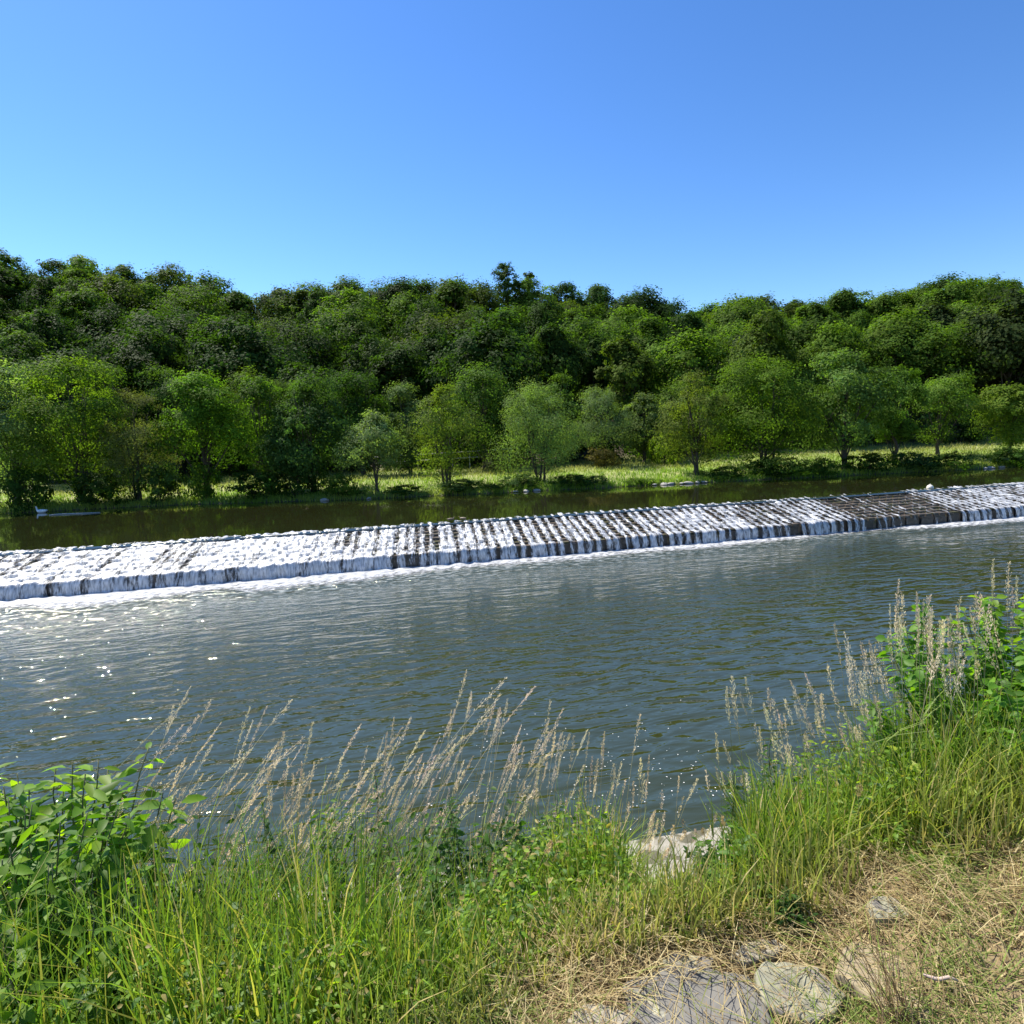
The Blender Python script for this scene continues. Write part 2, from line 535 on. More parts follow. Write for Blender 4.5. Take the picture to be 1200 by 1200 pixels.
# base body, sill and lip wall
mb = MB()
xs = np.linspace(XL, XR, 80)
q0 = np.zeros(80); q1 = np.ones(80)
A = wp(xs, q0); Bp = wp(xs, q1)
prof = [(-0.25, -0.06), (-0.25, -0.04), (0.0, -0.04), (0.0, -0.11), (0.985, None), (0.985, -9)]
rows = []
for q, dz in prof:
    pq = wp(xs, np.full(80, q))
    z = face_z(q) - 0.12 if dz is None else (Z_LOW - 0.6 if dz == -9 else Z_UP + dz)
    if q == -0.25 and dz < 0: z = Z_LOW - 0.6
    rows.append(np.concatenate([pq, np.full((80, 1), z)], 1))
rows = np.array(rows) - org
nr = len(rows)
i = (np.arange(nr - 1)[:, None] * 80 + np.arange(79)[None]).ravel()
me = mesh_data('weir_body', rows.reshape(-1, 3), [np.stack([i, i + 80, i + 81, i + 1], 1)])
mesh_obj('body', me, wet, weir)
# lip buttress blocks under the bottom row
mb = MB()
for c_ in range(ncol // 2):
    s0, s1 = XL + c_ * 2 * CW + 0.04, XL + (c_ + 1) * 2 * CW - wr.uniform(0.04, 0.16)
    pr = wr.uniform(0.99, 1.03)
    P4 = [wp(np.array(s), np.array(q)) for s, q in ((s0, 0.9), (s1, 0.9), (s1, pr), (s0, pr))]
    zt = Z_LIP - 0.02 + wr.uniform(-0.03, 0.02)
    T = [(*k, zt) for k in P4]; B = [(*k, Z_LOW - 0.4) for k in P4]
    mb.add(np.array(T + B) - org, [np.array([[3, 2, 1, 0], [2, 3, 7, 6], [0, 4, 7, 3], [1, 2, 6, 5]])], wr.uniform(0.6, 1.1))
mesh_obj('lip_wall', mb.data('weir_lip'), stone_mat('weir_lip_stone', (0.04, 0.034, 0.03), (0.018, 0.017, 0.016), None, 3, 0.35, 0.02), weir)

# falling white water, one sheet that follows the steps
ds = 0.045
S_ = np.arange(-26, 44, ds)
prof = []
for r_ in range(ROWS):
    for f in (0.02, 0.5, 0.92):
        q = (r_ + f) / ROWS
        zs = face_z(r_ / ROWS) + 0.005 - 0.01 * f + (0.02 if f == 0.92 else 0.0)
        prof.append((q, 0.5 * zs + 0.5 * (face_z(q) + 0.05), 0))
for k in range(8):
    f = k / 7
    prof.append((1.0 + 0.05 * math.sqrt(f + 0.02), Z_LIP + 0.03 - f * f * 0.05 - (Z_LIP + 0.02 - Z_LOW) * f, 1))
prof = np.array(prof)
Q = len(prof); n = len(S_)
px_s = np.array([to_px((s, crest(s), Z_UP))[0] for s in S_])
base = flow_at(px_s)
ci = np.floor((S_ - XL) / CW).astype(int)
cph = (S_ - XL) / CW - ci
crnd = wr.normal(0, 1, ncol + 2)
colflow = base + crnd[ci] * 0.07 + 0.22 * (vnoise(S_ * 0.55, S_ * 0, 77) - 0.5)
gro = np.abs(cph - 0.5) * 2            # 1 at the joint between two columns, where the water runs
G = np.zeros((n, Q)); VV = np.zeros((n, Q, 3))
for k in range(Q):
    q, z, fall = prof[k]
    pp = wp(S_, np.full(n, q))
    wob = (vnoise(S_ * 11, np.full(n, k * 0.5), 21) - 0.5)
    zz = z + 0.06 * wob + (0.05 * vnoise(S_ * 5, np.full(n, k * 0.8), 4)) + 0.012 + 0.02 * (gro - 0.5) * (1.0 - base)
    pull = (0.08 * (vnoise(S_ * 6, np.full(n, k * 0.15), 31)) if fall else 0.05 * wob)
    VV[:, k, 0] = pp[:, 0]; VV[:, k, 1] = pp[:, 1] - pull; VV[:, k, 2] = zz
    fr_ = (q * ROWS) % 1.0
    G[:, k] = colflow + (gro - 0.45) * 0.62 * np.clip((0.95 - base) * 2.2, 0.12, 1.0) - (0.06 if not fall else 0.07 + 0.16 * base * np.abs(cph - 0.35)) + 0.06 * (q - 0.5) + 0.30 * (vnoise(S_ * 2.9, np.full(n, q * 6.0), 55) - 0.5) + (0.05 * (fr_ - 0.5) if not fall else 0.09 * np.cos(2 * math.pi * (S_ - XL) / (2 * CW)) + 0.24 * (vnoise(S_ * 2.1, S_ * 0, 78) - 0.5))
VV[:, :3, 2] -= 0.0
i = (np.arange(n - 1)[:, None] * Q + np.arange(Q - 1)[None]).ravel()
uu = np.repeat(S_[:, None], Q, 1)
vv = np.repeat(np.cumsum(np.concatenate([[0], np.hypot(np.diff(prof[:, 0]) * 2.7, np.diff(prof[:, 1]))]))[None], n, 0)
me = mesh_data('whitewater', VV.reshape(-1, 3), [np.stack([i, i + 1, i + Q + 1, i + Q], 1)], smooth=True,
               attrs={'flow': G.ravel(), 'su': uu.ravel(), 'sv': vv.ravel()})
def foam_mat(name, lo, hi, sx, sy, gain=1.0):
    m, t, o = new_mat(name)
    f = N(t, 'ShaderNodeAttribute', _attribute_name='flow')
    a = N(t, 'ShaderNodeAttribute', _attribute_name='su'); b_ = N(t, 'ShaderNodeAttribute', _attribute_name='sv')
    cb = N(t, 'ShaderNodeCombineXYZ')
    L(t, math_(t, 'MULTIPLY', a.outputs['Fac'], sx), cb.inputs[0]); L(t, math_(t, 'MULTIPLY', b_.outputs['Fac'], sy), cb.inputs[1])
    n1 = N(t, 'ShaderNodeTexNoise', Scale=1.0, Detail=6.0, Roughness=0.65)
    L(t, cb.outputs[0], n1.inputs['Vector'])
    v = math_(t, 'ADD', n1.outputs[0], math_(t, 'SUBTRACT', f.outputs['Fac'], 0.5))
    al = ramp(t, v, [(lo, 0.0), (hi, 1.0)])
    p = N(t, 'ShaderNodeBsdfPrincipled', Roughness=0.25)
    p.inputs['Specular IOR Level'].default_value = 0.5
    c = mixc(t, ramp(t, n1.outputs[0], [(0.35, 0.0), (0.65, 1.0)]), (0.24, 0.25, 0.26), (0.74, 0.75, 0.77))
    L(t, c, p.inputs['Base Color'])
    bp = N(t, 'ShaderNodeBump', Strength=0.8, Distance=0.05)
    L(t, n1.outputs[0], bp.inputs['Height']); L(t, bp.outputs[0], p.inputs['Normal'])
    tr = N(t, 'ShaderNodeBsdfTransparent')
    mx = N(t, 'ShaderNodeMixShader')
    L(t, math_(t, 'MULTIPLY', al, gain), mx.inputs[0]); L(t, tr.outputs[0], mx.inputs[1]); L(t, p.outputs[0], mx.inputs[2])
    L(t, mx.outputs[0], o.inputs[0])
    return m
tag(mesh_obj('whitewater', me, foam_mat('white_water', 0.42, 0.70, 15.0, 3.0)), 'white water running down the weir steps', 'white water', kind='stuff')

# foam band along the foot
S2 = np.arange(-26, 44, 0.12)
K = 9
px2 = np.array([to_px((s, foot(s), Z_LOW))[0] for s in S2])
fl2 = flow_at(px2)
wd = (0.55 + 1.0 * np.clip(fl2, 0, 0.8) ** 1.5 * 1.3) * (0.9 + 0.9 * vnoise(S2 * 0.7, S2 * 0, 66))
VV = np.zeros((len(S2), K, 3)); G = np.zeros((len(S2), K)); sv = np.zeros((len(S2), K))
for k in range(K):
    f = k / (K - 1)
    y = foot(S2) + 0.12 - f * (wd + 0.15)
    z = Z_LOW + 0.012 + 0.10 * np.exp(-((f - 0.2) / 0.25) ** 2) * (0.4 + vnoise(S2 * 4, np.full(len(S2), f * 5), 8)) * fl2
    VV[:, k] = np.stack([S2, y, z], 1)
    G[:, k] = 1.0 - 0.90 * f ** 1.3 + 0.5 * (fl2 - 0.6)
    sv[:, k] = f * (wd + 0.15)
i = (np.arange(len(S2) - 1)[:, None] * K + np.arange(K - 1)[None]).ravel()
me = mesh_data('foam', VV.reshape(-1, 3), [np.stack([i, i + 1, i + K + 1, i + K], 1)], smooth=True,
               attrs={'flow': G.ravel(), 'su': np.repeat(S2[:, None], K, 1).ravel(), 'sv': sv.ravel()})
tag(mesh_obj('foam', me, foam_mat('foam_band', 0.38, 0.74, 4.0, 5.0)), 'white foam line along the foot of the weir', 'foam', kind='stuff')

# floating foam flecks near the bank
fr = np.random.default_rng(3)
mb = MB()
for k in range(260):
    px, py = fr.normal(690, 110), fr.normal(905, 38)
    if k % 3 == 0: px, py = fr.uniform(480, 900), fr.uniform(850, 985)
    w = on_z(px, py, Z_LOW + 0.006)
    r = fr.uniform(0.003, 0.012)
    an = np.sort(fr.uniform(0, 2 * math.pi, 6))
    V6 = np.stack([w[0] + r * np.cos(an), w[1] + r * np.sin(an), np.full(6, w[2])], 1)
    mb.add(V6, [np.array([[0, 1, 2, 3, 4, 5]])])
fm, ft, fo_ = new_mat('fleck_foam')
fp = N(ft, 'ShaderNodeBsdfPrincipled', Roughness=0.6); fp.inputs['Base Color'].default_value = (0.8, 0.8, 0.78, 1)
L(ft, fp.outputs[0], fo_.inputs[0])
tag(mesh_obj('foam_flecks', mb.data('foam_flecks'), fm), 'tiny white foam flecks drifting by the near bank', 'foam', kind='stuff')

# ------------------------------------------------------------------ trees
def leaf_quads(c, nrm, size, aspect, r):
    n = len(c)
    t0 = unit(np.cross(nrm, unit(r.normal(size=(n, 3)))))
    b0 = np.cross(nrm, t0)
    s = size * r.uniform(0.6, 1.35, (n, 1))
    V = np.stack([c - t0 * s * 0.5, c - b0 * s * aspect * 0.5 + nrm * s * 0.06, c + t0 * s * 0.5, c + b0 * s * aspect * 0.5 + nrm * s * 0.06], 1)
    F = np.arange(n * 4).reshape(n, 4)
    return V.reshape(-1, 3), F

def build_tree(seed, H, Wd, base=0.25, lobes=12, nleaf=9000, ls=0.22, aspect=0.6, stems=1, taper=0.0, trunk_r=None, droop=0.0, sparse=0.0, lean=0.0, depth=0.9):
    """-> (trunk mesh, crown mesh) around the local origin"""
    r = np.random.default_rng(seed)
    hc = H * (1 - base)
    # lobes of the crown
    cen, rad = [], []
    for k in range(lobes):
        for _ in range(30):
            d = unit(r.normal(size=3)); rr = r.uniform(0.25, 0.8) ** 0.7
            z = d[2] * rr
            wz = 1.0 - taper * max(0.0, z) - 0.18 * max(0, -z)
            p = np.array([d[0] * rr * Wd / 2 * wz, d[1] * rr * Wd / 2 * wz * depth, H * base + hc / 2 + z * hc / 2 * 0.98])
            lr = Wd * r.uniform(0.17, 0.30) * (0.85 + 0.3 * (z < 0))
            if p[2] + lr * 0.8 > H: p[2] = H - lr * 0.8
            if all(np.linalg.norm((p - q) * (1, 1, 0.9)) > 0.45 * (lr + l2) for q, l2 in zip(cen, rad)): break
        cen.append(p); rad.append(lr)
    # a top lobe so that the tree reaches its height
    tr_ = Wd * r.uniform(0.2, 0.27)
    cen.append(np.array([r.uniform(-.08, .08) * Wd, r.uniform(-.08, .08) * Wd, H - tr_ * 0.85])); rad.append(tr_)
    cen = np.array(cen); rad = np.array(rad)
    per = rad ** 2 / (rad ** 2).sum()
    C, NN = [], []
    mid = np.array([0, 0, H * base + hc * 0.4])
    tint = []
    for cx, lr, w in zip(cen, rad, per):
        n = max(60, int(nleaf * w))
        ncl = max(8, int(n / 34))
        d = unit(r.normal(size=(ncl, 3)) + np.array([0, 0, 0.35]) + 0.5 * unit(cx - mid))
        keep = r.random(ncl) > sparse
        d = d[keep]; ncl = len(d)
        if ncl == 0: continue
        pc = cx + d * lr * (r.uniform(0.55, 1.12, (ncl, 1))) * np.array([1, 1, 0.82])
        k = r.integers(0, ncl, n)
        off = r.normal(size=(n, 3)) * lr * 0.18 * np.array([1, 1, 0.72])
        P = pc[k] + off
        if droop:
            P[:, 2] -= droop * lr * r.random(n) ** 2
        C.append(P)
        oc = unit((P - np.array([0, 0, H * base + hc * 0.42])) / np.array([Wd / 2, Wd / 2, hc / 2]))
        NN.append(unit(0.75 * d[k] + 0.6 * oc + 0.34 * r.normal(size=(n, 3)) + np.array([0, 0, 0.28])))
        cl = 1.0 + 0.16 * r.normal(size=ncl)
        tint.append(np.clip(cl[k] * (1 + 0.13 * r.normal(size=n)), 0.5, 1.6) * (1 + 0.08 * r.normal()))
    C = np.concatenate(C); NN = np.concatenate(NN); tint = np.concatenate(tint)
    C[:, 0] += lean * C[:, 2]
    V, F = leaf_quads(C, NN, ls, aspect, r)
    tt = np.repeat(tint, 4)[:, None]
    warm = np.repeat(r.normal(size=len(C)) * 0.06, 4)[:, None]
    colr = tt * np.concatenate([1 + warm, np.ones_like(warm), 1 - warm], 1)
    crown = mesh_data('crown', V, [F], np.clip(colr, 0.2, 2.0))
    # trunk and limbs
    mb = MB()
    R0 = trunk_r or (0.022 * H / math.sqrt(stems))
    for k in range(stems):
        bx = np.array([r.uniform(-1, 1) * 0.05 * Wd * (stems > 1), r.uniform(-1, 1) * 0.05 * Wd * (stems > 1), -0.35])
        an = r.uniform(0, 2 * math.pi)
        spread = Wd * (0.16 if stems > 1 else 0.03)
        tip = np.array([math.cos(an) * spread, math.sin(an) * spread * 0.7, H * r.uniform(0.72, 0.86)])
        tt_ = np.linspace(0, 1, 9)[:, None]
        path = bx * (1 - tt_) + tip * tt_ + r.normal(size=(9, 3)) * np.array([0.012, 0.012, 0]) * H * np.sin(tt_ * math.pi)
        path[:, 0] += lean * path[:, 2]
        rad_ = R0 * (1.25 * np.exp(-tt_[:, 0] * 9) * 0.35 + (1 - tt_[:, 0] * 0.86))
        tube(mb, path, rad_, 7)
        for j in range(k, len(cen), stems):
            f0 = np.clip((cen[j][2] - rad[j] * 1.3) / H * 0.9, 0.15, 0.8) * r.uniform(0.75, 1.0)
            i0 = f0 * 8; a0 = int(i0); st = path[a0] + (path[min(a0 + 1, 8)] - path[a0]) * (i0 - a0)
            en = cen[j] + np.array([lean * cen[j][2], 0, 0])
            t2 = np.linspace(0, 1, 5)[:, None]
            lp = st * (1 - t2) + en * t2 + np.array([0, 0, -0.04 * H]) * np.sin(t2 * math.pi) * 0.6
            tube(mb, lp, np.linspace(R0 * 0.42 * (1 - f0 * 0.4), R0 * 0.08, 5), 5)
            for q in range(3):
                e2 = en + unit(r.normal(size=3) + [0, 0, 0.4]) * rad[j] * 0.9
                s2 = lp[3]
                tube(mb, np.array([s2, (s2 + e2) / 2 + r.normal(size=3) * 0.04, e2]), np.array([R0 * 0.12, R0 * 0.08, R0 * 0.03]), 4)
    trunk = mb.data('trunk', True)
    return trunk, crown

CGAIN = np.array([1.18, 1.26, 0.85])
def place_tree(name, tm, cm, loc, color, label, cat='tree', group=None, rz=0.0, sc=(1, 1, 1)):
    o = empty(name, loc, rz)
    o.scale = sc
    mesh_obj('trunk', tm, MAT_BARK, o)
    c = mesh_obj('crown', cm, MAT_CROWN, o)
    c.color = (*(np.array(color) * CGAIN), 1)
    tag(o, label, cat, group)
    return o

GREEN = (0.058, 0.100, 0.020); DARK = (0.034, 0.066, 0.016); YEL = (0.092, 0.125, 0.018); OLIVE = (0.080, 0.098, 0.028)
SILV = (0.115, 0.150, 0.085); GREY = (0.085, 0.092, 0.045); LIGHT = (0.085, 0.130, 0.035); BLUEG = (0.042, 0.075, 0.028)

# px centre, base row, top row, width px, depth offset behind the bank line, colour, name, label, landmark word, build options
BANK = [
 (18, 0, 422, 96, 3.0, SILV, 'poplar_tree', 'grey-green poplar tree at the left edge of the far bank', 'grey-green poplar', dict(base=0.12, taper=0.45, lobes=14, stems=2, ls=0.2, nleaf=11000)),
 (88, 0, 420, 118, 2.2, (0.075, 0.112, 0.02), 'riverside_tree', 'tall yellow-green tree with a cluster of trunks beside the grey-green poplar', 'many-trunked tree', dict(base=0.16, lobes=15, stems=4, nleaf=12000)),
 (160, 0, 458, 88, 2.0, GREY, 'willow_tree', 'dull grey-brown willow with thin twiggy crown on the far bank', 'dull grey-brown willow', dict(base=0.14, lobes=12, stems=3, ls=0.15, nleaf=9000, sparse=0.15, aspect=0.35)),
 (240, 0, 434, 98, 1.8, (0.072, 0.125, 0.018), 'riverside_tree', 'bright green tree with one straight dark trunk at the water edge', 'straight-trunked tree', dict(base=0.27, lobes=14, taper=0.25, nleaf=11000)),
 (312, 0, 440, 78, 3.0, GREEN, 'riverside_tree', 'mid green slender tree right of the bright green straight-trunked tree', 'slender mid green tree', dict(base=0.2, lobes=11, stems=2)),
 (364, 0, 438, 88, 2.4, BLUEG, 'riverside_tree', 'dark dense tree hanging over the bank left of the small silver-topped tree', 'dark overhanging tree', dict(base=0.13, lobes=13, stems=3, nleaf=11000)),
 (425, 0, 438, 86, 13, DARK, 'riverside_tree', 'dark rounded tree behind the small silver-topped tree', 'dark rounded tree', dict(base=0.1, lobes=12)),
 (440, 0, 482, 70, 1.6, SILV, 'ash_tree', 'small silver-topped tree with round crown and short trunk on the grassy bank', 'small silver-topped tree', dict(base=0.28, lobes=9, stems=2, ls=0.17, nleaf=7000)),
 (480, 0, 448, 70, 12, (0.09, 0.125, 0.06), 'riverside_tree', 'pale grey-green tree behind and left of the sparse olive tree', 'pale grey-green tree', dict(base=0.1, lobes=11)),
 (520, 0, 450, 88, 2.2, (0.082, 0.108, 0.028), 'alder_tree', 'sparse olive tree with several thin stems showing through its crown', 'sparse olive tree', dict(base=0.12, lobes=13, stems=4, ls=0.16, nleaf=6500, sparse=0.2, taper=0.3)),
 (568, 0, 428, 92, 13, (0.07, 0.115, 0.03), 'riverside_tree', 'broad fresh green tree rising behind the sparse olive tree and big willow', 'broad fresh green tree', dict(base=0.1, lobes=14, nleaf=11000)),
 (632, 0, 447, 104, 2.5, (0.10, 0.138, 0.065), 'willow_tree', 'big rounded silvery willow with crown to the ground in the middle of the bank', 'big silvery willow', dict(base=0.06, lobes=16, stems=4, ls=0.17, nleaf=14000, aspect=0.35, droop=0.5)),
 (705, 0, 455, 78, 11, (0.095, 0.13, 0.075), 'willow_tree', 'silver-grey willow standing back behind the brown shrub', 'silver-grey set-back willow', dict(base=0.08, lobes=12, ls=0.18, aspect=0.4)),
 (755, 0, 462, 58, 13, (0.098, 0.13, 0.06), 'riverside_tree', 'narrow pale tree between the set-back willow and the leaning olive tree', 'narrow pale tree', dict(base=0.08, lobes=10)),
 (818, 0, 438, 84, 2.8, OLIVE, 'alder_tree', 'olive tree with leaning thin trunks above a grassy bank', 'leaning olive tree', dict(base=0.16, lobes=13, stems=4, ls=0.16, nleaf=8000, sparse=0.1)),
 (896, 0, 418, 122, 3.2, (0.062, 0.098, 0.018), 'riverside_tree', 'wide dark green tree with layered branches low over the water', 'wide layered dark tree', dict(base=0.12, lobes=17, stems=3, nleaf=14000)),
 (990, 0, 410, 100, 2.2, (0.082, 0.125, 0.045), 'riverside_tree', 'tall silvery green tree with one slim straight trunk on the right bank', 'tall silvery green tree', dict(base=0.2, lobes=14, taper=0.25, nleaf=12000)),
 (1048, 0, 430, 62, 4.0, GREEN, 'riverside_tree', 'narrow green tree pressed against the tall silvery green tree', 'narrow green tree', dict(base=0.18, lobes=11)),
 (1098, 0, 440, 80, 6.0, LIGHT, 'riverside_tree', 'light green tree with airy crown and thin trunk before the pale meadow', 'airy light green tree', dict(base=0.26, lobes=11, ls=0.18, nleaf=7500, sparse=0.1)),
 (1184, 0, 452, 76, 5.0, (0.082, 0.115, 0.025), 'riverside_tree', 'yellowish young tree at the right edge of the far bank', 'yellowish young tree', dict(base=0.2, lobes=10, stems=2)),
 (1168, 0, 364, 118, 26, (0.115, 0.165, 0.05), 'riverside_tree', 'huge pale green domed tree behind the yellowish young tree', 'huge pale domed tree', dict(base=0.1, lobes=18, ls=0.25, nleaf=13000)),
 (1085, 0, 380, 104, 27, (0.105, 0.155, 0.048), 'riverside_tree', 'large pale green dome of leaves behind the airy light green tree', 'large pale dome tree', dict(base=0.1, lobes=16, ls=0.25, nleaf=12000)),
 (1015, 0, 425, 90, 22, (0.07, 0.108, 0.025), 'riverside_tree', 'green tree filling the gap behind the tall silvery green tree', 'green gap-filling tree', dict(base=0.1, lobes=13, ls=0.24)),
 (205, 0, 430, 80, 14, (0.06, 0.10, 0.03), 'riverside_tree', 'grey green tree peeping between the dull willow and the straight-trunked tree', 'peeping grey green tree', dict(base=0.1, lobes=12)),
 (40, 0, 425, 90, 14, DARK, 'riverside_tree', 'dark tree in the gap behind the grey-green poplar', 'dark gap tree', dict(base=0.1, lobes=12)),
 (140, 0, 428, 80, 15, GREEN, 'riverside_tree', 'green tree rising behind the dull grey-brown willow', 'green backing tree', dict(base=0.1, lobes=12)),
 (300, 0, 432, 90, 15, (0.066, 0.1, 0.024), 'riverside_tree', 'olive green tree behind the slender mid green tree', 'olive backing tree', dict(base=0.1, lobes=12)),
 (370, 0, 440, 80, 15, GREEN, 'riverside_tree', 'green tree top showing behind the dark overhanging tree', 'green top tree', dict(base=0.1, lobes=12)),
 (655, 0, 440, 70, 15, (0.075, 0.12, 0.035), 'riverside_tree', 'bright green tree behind the right shoulder of the big silvery willow', 'bright shoulder tree', dict(base=0.1, lobes=12)),
 (800, 0, 445, 80, 16, (0.082, 0.122, 0.035), 'riverside_tree', 'light green tree behind the leaning olive tree', 'light green backing tree', dict(base=0.1, lobes=12)),
 (855, 0, 438, 70, 17, (0.07, 0.11, 0.025), 'riverside_tree', 'olive tree behind and left of the wide layered dark tree', 'olive half-hidden tree', dict(base=0.1, lobes=12)),
 (940, 0, 435, 80, 18, (0.078, 0.118, 0.03), 'riverside_tree', 'pale tree between the wide layered dark tree and the tall silvery tree', 'pale in-between tree', dict(base=0.1, lobes=12)),
]
marks = []
for k, (px, _, top, wpx, off, colr, nm, lab, lm, opt) in enumerate(BANK):
    x0 = on_y(px, 560, 42.0)[0]
    y0 = float(far_bank(x0)) + off
    x0 = on_y(px, 540, y0)[0]
    gz = float(ground_z(x0, y0))
    H = on_y(px, top, y0)[2] - gz
    Wd = wpx * y0 / FPX
    opt = dict(opt)
    if px < 410 and off < 5: opt['base'] = max(0.03, opt.get('base', 0.2) - 0.12)
    if 800 < px < 1060 and off < 5: opt['base'] = max(0.06, opt.get('base', 0.2) - 0.06)
    opt.setdefault('nleaf', 9000); opt.setdefault('ls', 0.2)
    opt['nleaf'] = int(opt['nleaf'] * 1.5); opt['ls'] *= 0.92
    tm, cm = build_tree(100 + k, H, Wd, **opt)
    place_tree(nm, tm, cm, (x0, y0, gz), np.array(colr) * (1.22 if off < 10 else 1.08), lab)
    marks.append((px, lm, off))

# hill trees: eight builds, copied with their own size, turn and leaf colour
PROTO = []
for k, (H, Wd, opt) in enumerate([
    (10, 8.0, dict(base=0.18, lobes=15)), (10, 7.0, dict(base=0.2, lobes=13, taper=0.3)), (10, 9.0, dict(base=0.16, lobes=18)), (10, 6.0, dict(base=0.22, lobes=12, taper=0.35)),
    (10, 7.5, dict(base=0.15, lobes=15, sparse=0.12)), (10, 8.5, dict(base=0.22, lobes=13, stems=2)), (10, 5.4, dict(base=0.3, lobes=11, taper=0.2, sparse=0.1)), (10, 8.2, dict(base=0.12, lobes=20))]):
    PROTO.append(build_tree(300 + k, H, Wd, nleaf=15000, ls=0.27, aspect=0.7, **opt))
SHAPE = ['broad', 'rounded', 'spreading', 'slim', 'ragged', 'flat-topped', 'narrow', 'domed']
HC = [('deep green', (0.036, 0.066, 0.018)), ('dark green', (0.029, 0.055, 0.017)), ('mid green', (0.060, 0.100, 0.021)), ('olive green', (0.060, 0.086, 0.020)),
      ('grey-green', (0.052, 0.074, 0.034)), ('fresh green', (0.086, 0.136, 0.026))]
hr = np.random.default_rng(77)
hill = []
rows_y = [63.5, 69, 75, 81, 87, 93, 99, 105.5]
for ri, y in enumerate(rows_y):
    xmax = 0.84 * y + 4
    sp = 7.6 + 0.018 * (y - 60) * 2 if ri < 6 else 6.2
    x = -xmax + hr.uniform(0, sp)
    while x < xmax:
        hill.append([x + hr.normal() * 0.8, y + (hr.normal() * 1.3 if ri < 7 else hr.normal() * 0.5), ri])
        x += sp * hr.uniform(0.82, 1.18)
used = set()
def region(ri): return ['hill foot', 'lower slope', 'lower slope', 'middle slope', 'middle slope', 'upper slope', 'upper slope', 'skyline'][ri]
order = []
HIDE = set()
for k, (x, y, ri) in enumerate(hill):
    gz = float(ground_z(x, y))
    px, py = to_px((x, y, gz + 5))
    pi = int(hr.integers(0, 8)); ci_ = int(hr.choice(6, p=[0.22, 0.12, 0.26, 0.14, 0.08, 0.18]))
    right = sm((px - 650) / 350)
    if hr.random() < 0.75 * right and ci_ < 2: ci_ = int(hr.choice([2, 5, 3]))
    if ri < 2 and px < 720 and hr.random() < 0.75: ci_ = int(hr.integers(0, 2))  # shade of the gaps behind the bank trees put into darker leaf colour
    Ht = hr.uniform(10.5, 15.5) if ri < 7 else hr.uniform(9.0, 11.5)
    if ri < 7: 
        Ht *= 0.95
    ws = hr.uniform(0.74, 1.08)
    if ri == 7:
        ws = hr.uniform(0.95, 1.3)
        if pi in (3, 6): pi = int(hr.choice([0, 1, 2, 4, 5, 7]))
    if ri == 7:
        # the ridge trees reach the skyline of the hill
        sk = np.interp(px, SKY[:, 0], SKY[:, 1]) + hr.normal() * 3.5 + 3
        Ht = np.clip(on_y(px, sk, y)[2] - gz, 8.0, 16)
    order.append((x, y, ri, gz, px, py, pi, ci_, Ht, ws))
# the lone tall slim tree on the ridge, with sky on both sides
lx = on_y(592, 308, 104.0); lz = float(ground_z(lx[0], 104.0))
order = [q for q in order if not (q[2] >= 6 and abs(q[4] - 592) < 27)]
tm, cm = build_tree(390, lx[2] - lz, 6.0, base=0.22, lobes=19, taper=0.0, sparse=0.08, nleaf=11000, ls=0.3, trunk_r=0.16)
place_tree('ridge_tree', tm, cm, (lx[0], 104.0, lz), HC[0][1], 'tallest slim tree alone on the skyline with sky gaps either side', 'tree')
sl = float(on_y(620, 330, 105)[0]); sz = float(ground_z(sl, 105.0))
tm, cm = build_tree(391, on_y(624, 319, 105)[2] - sz, 3.6, base=0.35, lobes=9, taper=0.1, sparse=0.2, nleaf=3500, ls=0.3, trunk_r=0.12)
place_tree('ridge_tree', tm, cm, (sl, 105.0, sz), HC[4][1], 'thin ragged tree just right of the tallest slim skyline tree', 'tree')

lm_sorted = sorted(marks)
cells = {}
for q in order:
    px = q[4]
    a = min(lm_sorted, key=lambda l: abs(l[0] - px))
    dx = px - a[0]
    if px < -15: rel = 'just past'; 
    rel = 'above' if abs(dx) < 7 else ('up left of' if dx < 0 else 'up right of')
    cells.setdefault((region(q[2]), a[1], rel), []).append(q)
SIZE2 = {1: [''], 2: ['lower ', 'higher '], 3: ['lowest ', 'middle ', 'highest ']}
for (reg, lm, rel), qs in cells.items():
    qs.sort(key=lambda q: -q[5])
    words_ = SIZE2.get(len(qs)) or ['lowest ', 'second lowest ', 'second highest ', 'highest '][:len(qs)]
    for q, wd_ in zip(qs, words_):
        x, y, ri, gz, px, py, pi, ci_, Ht, ws = q
        lab = f'{wd_}{HC[ci_][0]} {SHAPE[pi]} tree, {reg}, {rel} the {lm}'
        if reg == 'skyline': lab = f'{wd_}{HC[ci_][0]} {SHAPE[pi]} skyline tree {rel} the {lm}'
        ccol = np.array(HC[ci_][1]) * (0.98 + 0.12 * hr.normal())
        s = Ht / 10.0
        place_tree('hillside_tree', *PROTO[pi], (x, y, gz - 0.2), ccol, lab, 'tree', 'trees of the wooded hillside', hr.uniform(0, 6.28), (s * ws, s * ws, s))

